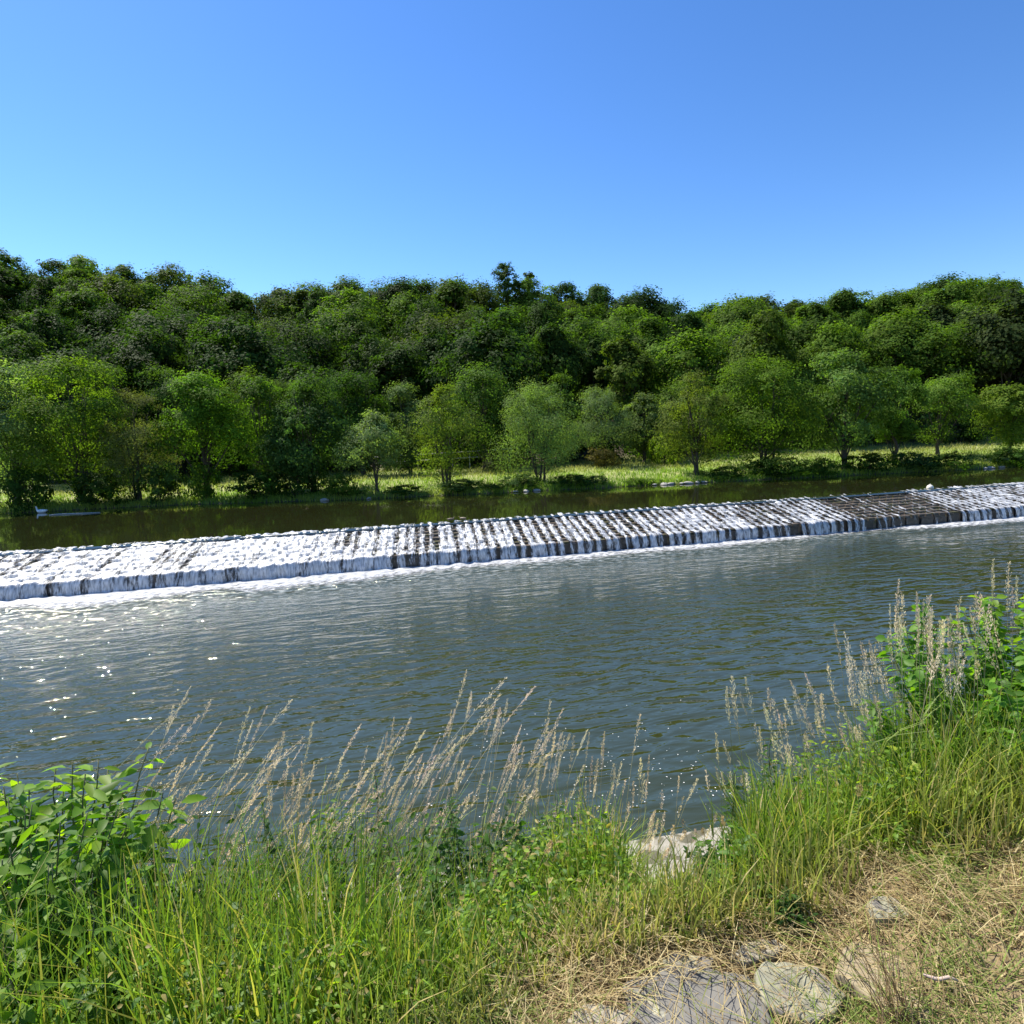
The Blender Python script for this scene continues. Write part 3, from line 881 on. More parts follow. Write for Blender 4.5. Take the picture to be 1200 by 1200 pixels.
# ------------------------------------------------------------------ bushes and boulders on the far bank
BPRO = [build_tree(500 + k, 2.0, 3.0, base=0.02, lobes=11, nleaf=2600, ls=0.17, stems=4, trunk_r=0.03) for k in range(4)]
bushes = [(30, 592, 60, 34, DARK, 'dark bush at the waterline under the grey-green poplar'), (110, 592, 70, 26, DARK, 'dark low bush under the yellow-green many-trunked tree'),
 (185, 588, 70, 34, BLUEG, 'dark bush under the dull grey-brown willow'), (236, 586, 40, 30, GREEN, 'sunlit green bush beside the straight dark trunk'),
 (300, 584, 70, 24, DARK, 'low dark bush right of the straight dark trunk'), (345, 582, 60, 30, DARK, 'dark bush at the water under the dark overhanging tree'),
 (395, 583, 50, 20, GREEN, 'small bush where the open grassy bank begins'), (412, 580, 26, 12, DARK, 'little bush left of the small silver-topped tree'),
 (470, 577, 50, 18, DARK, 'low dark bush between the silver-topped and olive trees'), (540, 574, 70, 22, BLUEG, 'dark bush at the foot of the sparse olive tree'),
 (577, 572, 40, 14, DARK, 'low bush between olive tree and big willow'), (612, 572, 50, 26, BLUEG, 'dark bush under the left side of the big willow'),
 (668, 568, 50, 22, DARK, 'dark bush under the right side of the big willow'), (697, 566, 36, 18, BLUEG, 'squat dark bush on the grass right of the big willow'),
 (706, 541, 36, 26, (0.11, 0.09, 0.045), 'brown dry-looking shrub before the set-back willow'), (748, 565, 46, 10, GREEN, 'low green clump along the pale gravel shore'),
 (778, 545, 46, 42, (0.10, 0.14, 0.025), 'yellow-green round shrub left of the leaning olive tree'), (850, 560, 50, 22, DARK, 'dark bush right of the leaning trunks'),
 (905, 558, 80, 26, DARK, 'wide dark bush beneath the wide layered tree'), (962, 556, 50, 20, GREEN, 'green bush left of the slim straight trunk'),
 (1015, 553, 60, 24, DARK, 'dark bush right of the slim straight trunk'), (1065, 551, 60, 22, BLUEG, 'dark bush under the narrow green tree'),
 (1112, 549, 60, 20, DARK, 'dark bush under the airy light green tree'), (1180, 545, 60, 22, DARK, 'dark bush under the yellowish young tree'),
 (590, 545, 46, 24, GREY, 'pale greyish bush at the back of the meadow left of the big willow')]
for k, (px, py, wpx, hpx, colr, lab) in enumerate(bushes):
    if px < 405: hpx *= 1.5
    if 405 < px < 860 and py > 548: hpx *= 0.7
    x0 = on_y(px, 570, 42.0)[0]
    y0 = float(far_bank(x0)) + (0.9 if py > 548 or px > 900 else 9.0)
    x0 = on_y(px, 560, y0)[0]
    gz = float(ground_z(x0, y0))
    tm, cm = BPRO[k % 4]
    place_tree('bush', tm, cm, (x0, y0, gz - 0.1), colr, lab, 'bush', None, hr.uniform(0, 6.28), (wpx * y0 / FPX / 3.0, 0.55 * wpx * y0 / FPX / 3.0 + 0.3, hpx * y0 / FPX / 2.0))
# hedge of scrub at the hill foot, hiding the hill ground behind the meadow
scr = ['dark', 'green', 'pale', 'dusky', 'leafy', 'dense']
for k in range(26):
    px = -10 + k * 48 + hr.uniform(-9, 9)
    y0 = 58.5 + hr.uniform(-1, 1.5) + 2.0 * sm((px - 700) / 300)
    x0 = on_y(px, 540, y0)[0]
    gz = float(ground_z(x0, y0))
    a = min(lm_sorted, key=lambda l: abs(l[0] - px))
    hh = hr.uniform(2.2, 4.2)
    tm, cm = BPRO[int(hr.integers(0, 4))]
    cc = [DARK, GREEN, BLUEG][k % 3]
    side = 'left of' if px < a[0] else 'right of'
    place_tree('scrub_bush', tm, cm, (x0, y0, gz - 0.2), cc, f'{scr[k % 6]} scrub bush at the hill foot, {side} the {a[1]}', 'bush', 'scrub along the back of the meadow', hr.uniform(0, 6.28), (hr.uniform(1.2, 1.7), 1.0, hh / 2.0))

def rock_mesh(name, seed, sx, sy, sz, flat=0.0, sub=4):
    import bmesh
    bm = bmesh.new()
    bmesh.ops.create_icosphere(bm, subdivisions=sub, radius=1.0)
    r = np.random.default_rng(seed)
    dirs = unit(r.normal(size=(11, 3))); ofs = r.uniform(0.62, 0.95, 11)
    ph = r.uniform(0, 50, 3)
    for v in bm.verts:
        p = np.array(v.co)
        for d, o_ in zip(dirs, ofs):
            e = p @ d - o_
            if e > 0: p = p - d * e * 0.9
        nn = fbm(p[0] * 2.2 + ph[0], p[1] * 2.2 + p[2] * 1.7 + ph[1], seed % 97, 4) - 0.5
        p = p * (1 + 0.16 * nn)
        if flat and p[2] > 1 - flat: p[2] = 1 - flat + (p[2] - 1 + flat) * 0.12
        v.co = p * np.array([sx, sy, sz])
    me = bpy.data.meshes.new(name)
    bm.to_mesh(me); bm.free()
    for f in me.polygons: f.use_smooth = True
    return me
def slab_mesh(name, seed, sx, sy, hz):
    """flat field stone with an irregular broken outline, set in the ground"""
    r = np.random.default_rng(seed)
    nth, nr_ = 72, 16
    th = np.linspace(0, 2 * math.pi, nth, endpoint=False)
    out = np.full(nth, 1.25)
    for k in range(7):
        a0 = k / 7 * 2 * math.pi + r.uniform(-.35, .35); dd = r.uniform(0.72, 1.0)
        cs = np.cos(th - a0)
        out = np.where(cs > 0.15, np.minimum(out, dd / np.maximum(cs, 0.15)), out)
    out *= 1 + 0.05 * (fbm(np.cos(th) * 4 + seed, np.sin(th) * 4, seed) - 0.5)
    rho = np.concatenate([np.linspace(0.08, 0.9, nr_ - 5), [0.945, 0.975, 0.995, 1.0, 1.01]])
    zz_ = np.concatenate([np.ones(nr_ - 5), [0.97, 0.88, 0.7, 0.3, -1.5]])
    X = np.outer(rho, np.cos(th) * out); Y = np.outer(rho, np.sin(th) * out)
    Z = np.outer(zz_, np.ones(nth)) * hz + (fbm(X * 2.5 + seed, Y * 2.5, seed, 5) - 0.5) * 0.022 * (rho[:, None] < 1.005)
    V = np.stack([X * sx, Y * sy, Z], -1).reshape(-1, 3)
    V = np.concatenate([V, [[0, 0, Z[0].mean()]]])
    i = (np.arange(nr_ - 1)[:, None] * nth + np.arange(nth)[None]).ravel(); j = (np.arange(nr_ - 1)[:, None] * nth + (np.arange(nth)[None] + 1) % nth).ravel()
    q = np.arange(nth)
    return mesh_data(name, V, [np.stack([i, i + nth, j + nth, j], 1), np.stack([np.full(nth, len(V) - 1), q, (q + 1) % nth], 1)], smooth=True)
ROCK_PALE = stone_mat('pale_shore_stone', (0.42, 0.40, 0.36), (0.25, 0.24, 0.21), None, 2.5)
BRP = [rock_mesh('boulder', 40 + k, 0.45, 0.35, 0.22, sub=3) for k in range(3)]
spots = [(604, 575), (616, 574), (628, 574), (768, 569), (776, 568), (786, 568), (797, 567), (806, 567), (815, 566), (826, 566), (1146, 549), (1158, 549), (1168, 548), (432, 585), (380, 587)]
gtx = ['under the left side of the big willow', 'under the big willow', 'under the right side of the big willow'] + ['on the gravel shore left of the leaning olive tree'] * 5 + ['below the leaning olive tree'] * 2 + ['under the yellowish young tree'] * 3 + ['below the small silver-topped tree', 'below the dark overhanging tree']
for k, (px, py) in enumerate(spots):
    w = on_z(px, py, Z_UP)
    y0 = float(far_bank(w[0])) - 0.15
    o = mesh_obj('boulder', BRP[k % 3], ROCK_PALE)
    o.location = (w[0], y0, Z_UP + 0.05)
    o.rotation_euler = (0, 0, k * 1.3)
    s = 0.35 + 0.3 * ((k * 37) % 10) / 10
    o.scale = (s * 1.4, s, s)
    tag(o, f'pale shore boulder at the waterline {gtx[k]}', 'boulder', 'pale boulders along the far shore')

# railing glimpsed between the trees
ra = on_y(438, 536, 56.0); rb = on_y(600, 526, 57.0)
rail = empty('railing', (ra[0], 56.0, float(ground_z(ra[0], 56.0))))
tag(rail, 'pale metal railing along a path behind the far meadow', 'railing')
mp_, tp, op_ = new_mat('pale_metal')
pp = N(tp, 'ShaderNodeBsdfPrincipled', Roughness=0.45, Metallic=0.3); pp.inputs['Base Color'].default_value = (0.55, 0.54, 0.52, 1)
L(tp, pp.outputs[0], op_.inputs[0])
ro = np.array(rail.location)
for zz in (0.0, -0.55):
    mb = MB(); tube(mb, np.array([ra, (ra + rb) / 2, rb]) + [0, 0, zz] - ro, 0.05, 8)
    mesh_obj('rail', mb.data('rail'), mp_, rail)
for k in range(8):
    p0 = ra + (rb - ra) * (k + 0.5) / 8
    gz = float(ground_z(p0[0], p0[1]))
    mb = MB(); tube(mb, np.array([[p0[0], p0[1], gz - 0.2], [p0[0], p0[1], p0[2] + 0.03]]) - ro, 0.045, 8)
    mesh_obj('post', mb.data('post'), mp_, rail)

# tall meadow grass on the far bank (stuff)
def blades(base, L_, az, bend, w, c0, c1, face=None, lev=4, r=rng):
    n = len(base)
    t_ = np.linspace(0, 1, lev)
    d = np.stack([np.cos(az), np.sin(az), np.zeros(n)], 1)
    fa_ = az + math.pi / 2 + r.normal(size=n) * 0.7 if face is None else face
    wv = np.stack([np.cos(fa_), np.sin(fa_), np.zeros(n)], 1)
    V = np.zeros((n, lev, 2, 3)); C = np.zeros((n, lev, 2, 3))
    for k, tt in enumerate(t_):
        hz = (bend * tt ** 1.8 * L_)
        vt = L_ * np.sin(np.minimum(tt * (1 - 0.28 * np.minimum(bend, 1.4)) * 1.0, 1.5) * 1.0) * 1.05
        p = base + d * hz[:, None]; p[:, 2] += vt
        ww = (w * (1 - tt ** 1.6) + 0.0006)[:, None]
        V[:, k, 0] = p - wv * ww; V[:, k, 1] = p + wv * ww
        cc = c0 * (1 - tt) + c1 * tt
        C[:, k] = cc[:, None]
    i0 = np.arange(n)[:, None] * lev * 2 + np.arange(lev - 1)[None] * 2
    F = np.stack([i0, i0 + 1, i0 + 3, i0 + 2], -1).reshape(-1, 4)
    return V.reshape(-1, 3), F, C.reshape(-1, 3)

mr_ = np.random.default_rng(8)
n = 45000
x = mr_.uniform(-40, 56, n)
y = far_bank(x) - 0.05 + 18 * mr_.random(n) ** 1.8
b3 = np.stack([x, y, ground_z(x, y) - 0.03], 1)
pt = sm((fbm(x * 0.12, y * 0.25, 14) - 0.4) / 0.2)[:, None]
rise_ = sm((y - far_bank(x) - 3.5) / 5)[:, None]
c0 = np.array([0.20, 0.32, 0.035]) * (1 - pt) + np.array([0.27, 0.34, 0.06]) * pt
c1 = c0 * 1.1 * (1 - rise_ * 0.75) + np.array([0.36, 0.30, 0.17]) * rise_ * 0.75
c0 *= mr_.uniform(0.75, 1.25, (n, 1))
Vv, Ff, Cc = blades(b3, mr_.uniform(0.25, 0.6, n) * 0.85, mr_.uniform(0, 6.28, n), mr_.uniform(0.1, 0.7, n), mr_.uniform(0.02, 0.04, n), c0, c1, lev=3, r=mr_)
tag(mesh_obj('meadow_grass', mesh_data('meadow_grass', Vv, [Ff], Cc), MAT_GRASS), 'long green and tan meadow grass on the far bank', 'grass', kind='stuff')

# ------------------------------------------------------------------ birds and buoy
def skin_body(name, pts, edges, radii, mat, parent):
    import bmesh
    bm = bmesh.new()
    ly = bm.verts.layers.skin.verify()
    vs = [bm.verts.new(p) for p in pts]
    for e in edges: bm.edges.new((vs[e[0]], vs[e[1]]))
    for k, (v, rr) in enumerate(zip(vs, radii)):
        v[ly].radius = rr; v[ly].use_root = (k == 0)
    me = bpy.data.meshes.new(name)
    bm.to_mesh(me); bm.free()
    o = mesh_obj(name, me, mat, parent)
    sk = o.modifiers.new('skin', 'SKIN'); sk.use_smooth_shade = True
    ss = o.modifiers.new('smooth', 'SUBSURF'); ss.levels = 2; ss.render_levels = 2
    return o
def plain(name, c, rough=0.6):
    m, t, o = new_mat(name)
    tc = N(t, 'ShaderNodeTexCoord'); n = N(t, 'ShaderNodeTexNoise', Scale=30.0, Detail=4.0); L(t, tc.outputs['Object'], n.inputs['Vector'])
    p = N(t, 'ShaderNodeBsdfPrincipled', Roughness=rough)
    L(t, mixc(t, n.outputs[0], tuple(x * 0.75 for x in c), tuple(min(1, x * 1.15) for x in c)), p.inputs['Base Color'])
    L(t, p.outputs[0], o.inputs[0])
    return m
FE_W = plain('white_feathers', (0.75, 0.76, 0.78)); FE_B = plain('brown_feathers', (0.16, 0.12, 0.075)); BEAK = plain('orange_beak', (0.5, 0.2, 0.04), 0.4)
def bird(name, loc, rz, s, mat, neck, label, cat):
    o = empty(name, loc, rz); o.scale = (s, s, s)
    pts = [(0, 0, 0.16), (-0.22, 0, 0.17), (-0.42, 0, 0.24), (0.2, 0, 0.17), (0.30, 0, 0.24), (0.33, 0, 0.24 + neck * 0.5), (0.34, 0, 0.26 + neck), (0.41, 0, 0.27 + neck)]
    ed = [(0, 1), (1, 2), (0, 3), (3, 4), (4, 5), (5, 6), (6, 7)]
    rd = [(0.17, 0.15), (0.14, 0.12), (0.03, 0.03), (0.14, 0.13), (0.07, 0.07), (0.045, 0.045), (0.055, 0.055), (0.035, 0.035)]
    skin_body('body', pts, ed, rd, mat, o)
    mb = MB(); tube(mb, np.array([(0.43, 0, 0.265 + neck), (0.48, 0, 0.255 + neck), (0.53, 0, 0.245 + neck)]), np.array([0.022, 0.018, 0.008]), 6)
    mesh_obj('beak', mb.data('beak', True), BEAK, o)
    return tag(o, label, cat)
w = on_z(49, 601, Z_UP); bird('swan', (w[0], min(w[1], far_bank(w[0]) - 0.8), Z_UP - 0.04), math.pi, 0.9, FE_W, 0.22, 'white swan floating at the far bank under the grey-green poplar', 'swan')
for px, py, rz, lab in ((529, 607, 0.3, 'brown duck resting on the weir crest, the farther from the buoy'), (543, 606, 2.7, 'brown duck resting on the weir crest, facing the other duck')):
    x0 = on_z(px, py + 3, Z_UP)[0]
    bird('duck', (x0, float(crest(x0)) - 0.02, Z_UP + 0.02), rz, 0.42, FE_B, 0.1, lab, 'duck')
x0 = on_z(1097, 573, Z_UP)[0]
bo = empty('buoy', (x0, float(crest(x0)) + 0.1, Z_UP))
mb = MB(); zz = np.array([-0.12, 0.0, 0.12, 0.22, 0.29, 0.325]); tube(mb, np.stack([zz * 0, zz * 0, zz], 1), np.array([0.22, 0.27, 0.26, 0.2, 0.11, 0.02]), 20)
bo.scale = (0.62, 0.62, 0.62)
mesh_obj('float', mb.data('float', True), plain('cream_plastic', (0.72, 0.68, 0.58), 0.4), bo)
mb = MB(); tube(mb, np.array([(0, 0, 0.32), (0, 0, 0.36), (0.03, 0, 0.375)]), 0.02, 6); mesh_obj('eyelet', mb.data('eyelet', True), mp_, bo)
tag(bo, 'cream rounded buoy resting against the weir crest on the right', 'buoy')
# pale driftwood line beside the swan
a = on_z(58, 603.5, Z_UP + 0.03); b_ = on_z(118, 600.5, Z_UP + 0.03)
mb = MB(); tt = np.linspace(0, 1, 7)[:, None]
tube(mb, a * (1 - tt) + b_ * tt + np.random.default_rng(2).normal(size=(7, 3)) * [0, 0.05, 0.01], np.array([0.03, 0.04, 0.045, 0.04, 0.035, 0.03, 0.02]), 7)
tag(mesh_obj('driftwood', mb.data('driftwood', True), plain('bleached_wood', (0.36, 0.37, 0.36), 0.7)), 'pale driftwood pole floating right of the white swan', 'driftwood')

# ------------------------------------------------------------------ quay wall at the near bank
WALL = stone_mat('weathered_concrete', (0.40, 0.37, 0.31), (0.24, 0.22, 0.18), (0.12, 0.11, 0.07), 4.0, 0.9, 0.02)
mb = MB()
wx = np.linspace(-40, 40, 161)
ys = near_edge(wx)
jz = 0.02 * (vnoise(wx * 1.3, wx * 0, 2) - 0.5)
prof = [(-0.46, -4.2), (-0.46, -0.94), (-0.43, -0.91), (-0.03, -0.93), (0.0, -0.96), (0.03, -4.2)]
rows = np.array([np.stack([wx, ys + dy, np.full_like(wx, z) + (jz if z > -2 else 0)], 1) for dy, z in prof])
k_ = len(wx)
i = (np.arange(len(prof) - 1)[:, None] * k_ + np.arange(k_ - 1)[None]).ravel()
me = mesh_data('quay_wall', rows.reshape(-1, 3), [np.stack([i, i + 1, i + k_ + 1, i + k_], 1)])
tag(mesh_obj('quay_wall', me, WALL), 'pale concrete quay wall edging the river below the grass', 'wall')

# ------------------------------------------------------------------ stones on the trodden strip
ST1 = stone_mat('grey_flagstone', (0.21, 0.2, 0.18), (0.13, 0.122, 0.11), (0.46, 0.45, 0.34), 6.0, 0.85, 0.006, 0.625)
ST2 = stone_mat('lichened_stone', (0.22, 0.20, 0.18), (0.15, 0.14, 0.13), (0.29, 0.28, 0.20), 6.0, 0.9, 0.012, 0.42)
ST3 = stone_mat('pale_stone', (0.33, 0.30, 0.24), (0.22, 0.20, 0.16), None, 8.0, 0.9, 0.006)
ST4 = stone_mat('cream_stone', (0.34, 0.28, 0.18), (0.25, 0.20, 0.12), None, 8.0, 0.9, 0.006)
stones = [(822, 1188, 145, 0.7, 0.06, ST1, 'flagstone', 'large flat grey flagstone with round lichen spots in the trodden grass', 61, 0.2),
          (938, 1166, 84, 0.85, 0.09, ST2, 'stone', 'round-edged stone capped with grey-green lichen beside the flagstone', 62, 0.3),
          (703, 1194, 66, 0.6, 0.05, ST3, 'stone', 'pale stone at the bottom edge, farther from the grey flagstone', 63, -0.2),
          (765, 1192, 56, 0.9, 0.05, ST3, 'stone', 'pale stone touching the near end of the grey flagstone', 64, 0.4),
          (800, 1130, 72, 0.35, 0.05, ST2, 'stone', 'half-buried long pale stone in straw above the flagstone', 65, 0.1),
          (888, 1114, 62, 0.3, 0.06, ST3, 'stone', 'slim light stone edge lying tilted above the lichen-capped stone', 66, 0.25),
          (1040, 1062, 50, 0.6, 0.05, ST2, 'stone', 'greyish pale stone half hidden by dry grass below the yellow-green plant', 67, 0.4),
          (1035, 1140, 92, 0.8, 0.03, ST4, 'stone', 'broad cream stone behind the tuft of dry stalks', 68, 0.0)]
for px, py, wpx, asp, hz, mat, nm, lab, seed, rz in stones:
    w = on_z(px, py, 0.03)
    gz = float(ground_z(w[0], w[1])); w = on_z(px, py, gz + 0.02)
    sx = wpx / FPX * np.linalg.norm((w - CAM) @ FW) / 2 * 1.1
    me = slab_mesh(nm, seed, sx * 1.05, sx * asp * 1.3, hz * 0.38)
    o = mesh_obj(nm, me, mat)
    o.location = (w[0], w[1], gz); o.rotation_euler = (0, 0, rz)
    tag(o, lab, nm)
a = on_z(1084, 1104, 0.2); b_ = on_z(1124, 1114, 0.2)
a[2] = ground_z(a[0], a[1]) + 0.05; b_[2] = ground_z(b_[0], b_[1]) + 0.05
mb = MB(); tt = np.linspace(0, 1, 5)[:, None]; tube(mb, a * (1 - tt) + b_ * tt + np.random.default_rng(4).normal(size=(5, 3)) * 0.003, np.array([0.003, 0.005, 0.005, 0.0045, 0.003]), 8)
tag(mesh_obj('stick', mb.data('stick', True), plain('bleached_stick', (0.45, 0.35, 0.29), 0.7)), 'short bleached stick lying in the dry grass', 'stick')

# ------------------------------------------------------------------ near grass
g = np.random.default_rng(19)
def scatter(n, xr, fy):
    x = g.uniform(xr[0], xr[1], n)
    y = fy(x, g.random(n))
    return x, y
def col_mix(n, cols, p):
    k = g.choice(len(cols), n, p=p)
    return np.array(cols)[k] * g.uniform(0.75, 1.25, (n, 1))
GR = [(0.17, 0.29, 0.03), (0.25, 0.34, 0.035), (0.11, 0.22, 0.028), (0.37, 0.37, 0.07), (0.50, 0.42, 0.20)]
SLX, SLY = (float(q) for q in on_z(798, 1000, -0.93)[:2])      # the stretch of wall top that shows bare
# lush slope grass
n = 70000
x, y = scatter(n, (-4.2, 5.2), lambda x, u: green_line(x) + 0.02 + (near_edge(x) - 0.42 - green_line(x)) * u ** 0.95)
dens = fbm(x * 1.6, y * 1.6, 40)
keep = dens > 0.34 + 0.3 * g.random(n) - 0.1
keep &= ~((np.abs(x * SLY / y - SLX) < 0.34) & (y > 2.35) & (g.random(n) < 0.9))
x, y = x[keep], y[keep]; n = len(x)
b3 = np.stack([x, y, ground_z(x, y) - 0.02], 1)
gap = np.exp(-(((x * SLY / y - SLX) / 0.36) ** 4)) * sm((y - 1.9) / 0.3)
Lh = g.uniform(0.18, 0.62, n) * (0.35 + 1.3 * fbm(x * 1.5, y * 1.5, 41)) * (1 - 0.85 * gap)
Lh *= 0.42 + 0.58 * sm((y - green_line(x)) / 0.7)
Lh *= 1 + 0.35 * sm((x - 1.0) / 0.8) + 0.22 * sm((-0.2 - x) / 0.8)
dry = (1 - sm((y - green_line(x)) / 0.45))[:, None] * 0.6
cb = col_mix(n, GR, [0.36, 0.28, 0.2, 0.1, 0.06])
dry = dry * (0.25 + 1.1 * g.random((n, 1)))
cb = cb * (1 - dry) + np.array([0.44, 0.37, 0.16]) * dry
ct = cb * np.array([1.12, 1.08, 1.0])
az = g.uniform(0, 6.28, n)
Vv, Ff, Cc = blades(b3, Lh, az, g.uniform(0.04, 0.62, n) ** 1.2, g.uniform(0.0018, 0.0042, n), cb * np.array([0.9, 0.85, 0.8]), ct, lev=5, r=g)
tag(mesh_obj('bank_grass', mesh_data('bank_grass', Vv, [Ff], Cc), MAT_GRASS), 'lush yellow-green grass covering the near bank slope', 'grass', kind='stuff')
# dry trampled straw
n = 52000
x, y = scatter(n, (-2.6, 3.6), lambda x, u: 0.7 + (green_line(x) + 0.28 - 0.7) * u ** 0.8)
keep = np.ones(n, bool)
for px, py, wpx, asp, hz, mat, nm, lab, seed, rz in stones:
    w = on_z(px, py, 0.0); rr = wpx / FPX * np.linalg.norm((w - CAM) @ FW) / 2
    e = ((x - w[0]) / rr) ** 2 + ((y - w[1]) / (rr * asp)) ** 2
    keep &= (e > 0.92) | (g.random(n) < (0.35 if px == 1035 else 0.05))
keep &= fbm(x * 3, y * 3, 50) > 0.33
x, y = x[keep], y[keep]; n = len(x)
b3 = np.stack([x, y, ground_z(x, y) - 0.005], 1)
cb = col_mix(n, [(0.46, 0.37, 0.18), (0.36, 0.27, 0.13), (0.56, 0.47, 0.25), (0.26, 0.18, 0.09), (0.22, 0.25, 0.06)], [0.3, 0.24, 0.22, 0.12, 0.12])
gp = (fbm(x * 2.1, y * 2.1, 91) > 0.52) & (g.random(n) < 0.55)
cb[gp] = np.array([0.17, 0.23, 0.045]) * g.uniform(0.7, 1.4, (gp.sum(), 1))
Vv, Ff, Cc = blades(b3, g.uniform(0.03, 0.13, n), g.uniform(0, 6.28, n), g.uniform(0.5, 2.2, n), g.uniform(0.0009, 0.002, n), cb, cb * 1.1, lev=4, r=g)
tag(mesh_obj('dry_grass', mesh_data('dry_grass', Vv, [Ff], Cc), MAT_STRAW), 'trampled straw-coloured dry grass on the path edge', 'dry grass', kind='stuff')

# tall flowering grass: stalks with feathery heads
def seed_grass(name, label, roots, heights, azs, bends, head_col, stalk_col, rs):
    mb = MB()
    for (bx, by), H, az, bend in zip(roots, heights, azs, bends):
        bz = float(ground_z(bx, by))
        t_ = np.linspace(0, 1, 10)
        d = np.array([math.cos(az), math.sin(az), 0])
        path = np.array([bx, by, bz]) + d * (bend * t_ ** 1.9 * H)[:, None]
        path[:, 2] += H * t_ * (1 - 0.22 * bend * t_)
        sc = np.array(stalk_col) * rs.uniform(0.8, 1.2)
        hc = np.array(head_col) * rs.uniform(0.72, 1.25) * np.array([1, rs.uniform(0.92, 1.05), rs.uniform(0.85, 1.1)])
        cs = sc * (1 - t_[:, None] ** 2) + hc * 0.9 * t_[:, None] ** 2
        tube(mb, path, np.linspace(0.0017, 0.0007, 10), 3, np.repeat(cs, 3, 0), cap=False)
        # stem leaves
        nl = rs.integers(1, 4)
        bp = np.array([path[int(q)] for q in rs.uniform(1, 5, nl)])
        Vl, Fl, Cl = blades(bp, rs.uniform(0.12, 0.25, nl), rs.uniform(0, 6.28, nl), rs.uniform(0.4, 1.1, nl), np.full(nl, 0.003), np.tile(sc, (nl, 1)), np.tile(sc * 1.15, (nl, 1)), lev=4, r=rs)
        mb.add(Vl, [Fl], Cl)
        hl = rs.uniform(0.11, 0.24) * min(1.1, H)
        ns = int(rs.uniform(55, 105))
        f = 1 - hl / H * (1 - rs.random(ns) ** 0.9)
        ii = f * 9; a0 = np.minimum(ii.astype(int), 8)
        pc = path[a0] + (path[a0 + 1] - path[a0]) * (ii - a0)[:, None]
        tg = unit(path[a0 + 1] - path[a0])
        along = (f - (1 - hl / H)) / (hl / H)
        wid = rs.uniform(0.003, 0.013) * (np.sin(np.clip(along, 0, 1) * math.pi * 0.9 + 0.25)) + 0.0015
        oo = unit(rs.normal(size=(ns, 3)) + d * 0.6)
        dirv = unit(tg * 1.0 + oo * 0.45)
        c = pc + oo * (wid * rs.uniform(0.3, 1.1, ns))[:, None]
        ln = rs.uniform(0.007, 0.014, (ns, 1)); sv_ = unit(np.cross(dirv, rs.normal(size=(ns, 3))))
        wv = rs.uniform(0.0011, 0.0021, (ns, 1))
        Vq = np.stack([c, c + dirv * ln * 0.5 - sv_ * wv, c + dirv * ln, c + dirv * ln * 0.5 + sv_ * wv], 1).reshape(-1, 3)
        mb.add(Vq, [np.arange(ns * 4).reshape(-1, 4)], np.repeat(hc * rs.uniform(0.75, 1.2, (ns, 1)), 4, 0))
    o = mesh_obj(name, mb.data(name), MAT_STRAW)
    return tag(o, label, 'tall grass', kind='stuff')

HEAD = (0.56, 0.43, 0.29); STK = (0.20, 0.25, 0.06)
def tips(plist, rs, depth_rng, n, jx=26, jy=26):
    """roots and heights for stalks whose heads reach about as high as in the photograph"""
    roots, hs, azs, bs = [], [], [], []
    for k in range(n):
        px, py, lean = plist[rs.integers(0, len(plist))]
        px = px + rs.normal() * jx; py = py - 10 + abs(rs.normal()) * jy
        y = rs.uniform(*depth_rng)
        tp = on_y(px, py, y)
        bend = max(0.03, abs(lean) * rs.uniform(0.5, 1.5)); az = (0.0 if lean > 0 else math.pi) + rs.normal() * 0.5
        # root = tip minus bend
        H = 1.0
        for _ in range(4):
            bx = tp[0] - math.cos(az) * bend * H; by = tp[1] - math.sin(az) * bend * H
            by = min(by, float(near_edge(bx)) - 0.45)
            H = (tp[2] - float(ground_z(bx, by))) / (1 - 0.22 * bend)
        if 0.3 < H < 1.75:
            roots.append((bx, by)); hs.append(H); azs.append(az); bs.append(bend)
    return roots, hs, azs, bs
r1 = np.random.default_rng(31)
left_tips = [(225, 810, .4), (290, 820, .4), (300, 860, .45), (330, 870, .3), (375, 845, .12), (395, 890, .35), (420, 850, .3), (455, 880, .4), (470, 850, .3), (520, 860, .3),
             (555, 790, .15), (575, 860, .3), (610, 800, .35), (640, 860, .25), (665, 840, .15), (685, 850, .1), (350, 920, .4), (250, 900, .4), (210, 960, .4), (440, 930, .4),
             (500, 920, .35), (560, 930, .3), (610, 930, .3), (710, 880, .05), (725, 890, .03), (760, 920, .2), (780, 950, .2), (320, 990, .5), (240, 1000, .6), (300, 860, .4), (270, 880, .4)]
seed_grass('seeding_grass', 'tall tan seeding grass leaning over the river in the middle', *tips(left_tips, r1, (2.5, 3.5), 380, 38, 46), (0.80, 0.69, 0.50), STK, r1)
right_tips = [(830, 860, -.1), (860, 800, -.12), (875, 830, -.1), (905, 830, -.12), (940, 790, -.15), (960, 800, -.2), (985, 770, -.12), (1010, 760, -.1), (1020, 740, -.15), (1045, 790, -.1),
              (1070, 690, -.06), (1080, 700, -.03), (1095, 705, .05), (1105, 705, -.05), (1115, 720, -.15), (1130, 770, .15), (1150, 690, -.1), (1176, 665, -.02), (950, 830, -.2), (1000, 830, -.2), (900, 880, -.15), (1060, 790, -.1), (1140, 720, -.2)]
seed_grass('seeding_grass', 'tall pale seeding grass standing above the right bank', *tips(right_tips, r1, (2.3, 3.1), 190, 18, 46), (0.82, 0.73, 0.53), (0.20, 0.27, 0.06), r1)
low_tips = [(80, 1080, .6), (150, 1060, .7), (220, 1040, .6), (300, 1060, .5), (400, 1040, .5), (460, 1000, .3), (560, 1010, .2), (640, 980, .2), (720, 1000, .1), (880, 960, -.1), (960, 930, -.1), (1010, 900, -.1), (1130, 900, .3), (180, 1120, .7), (60, 1150, .6)]
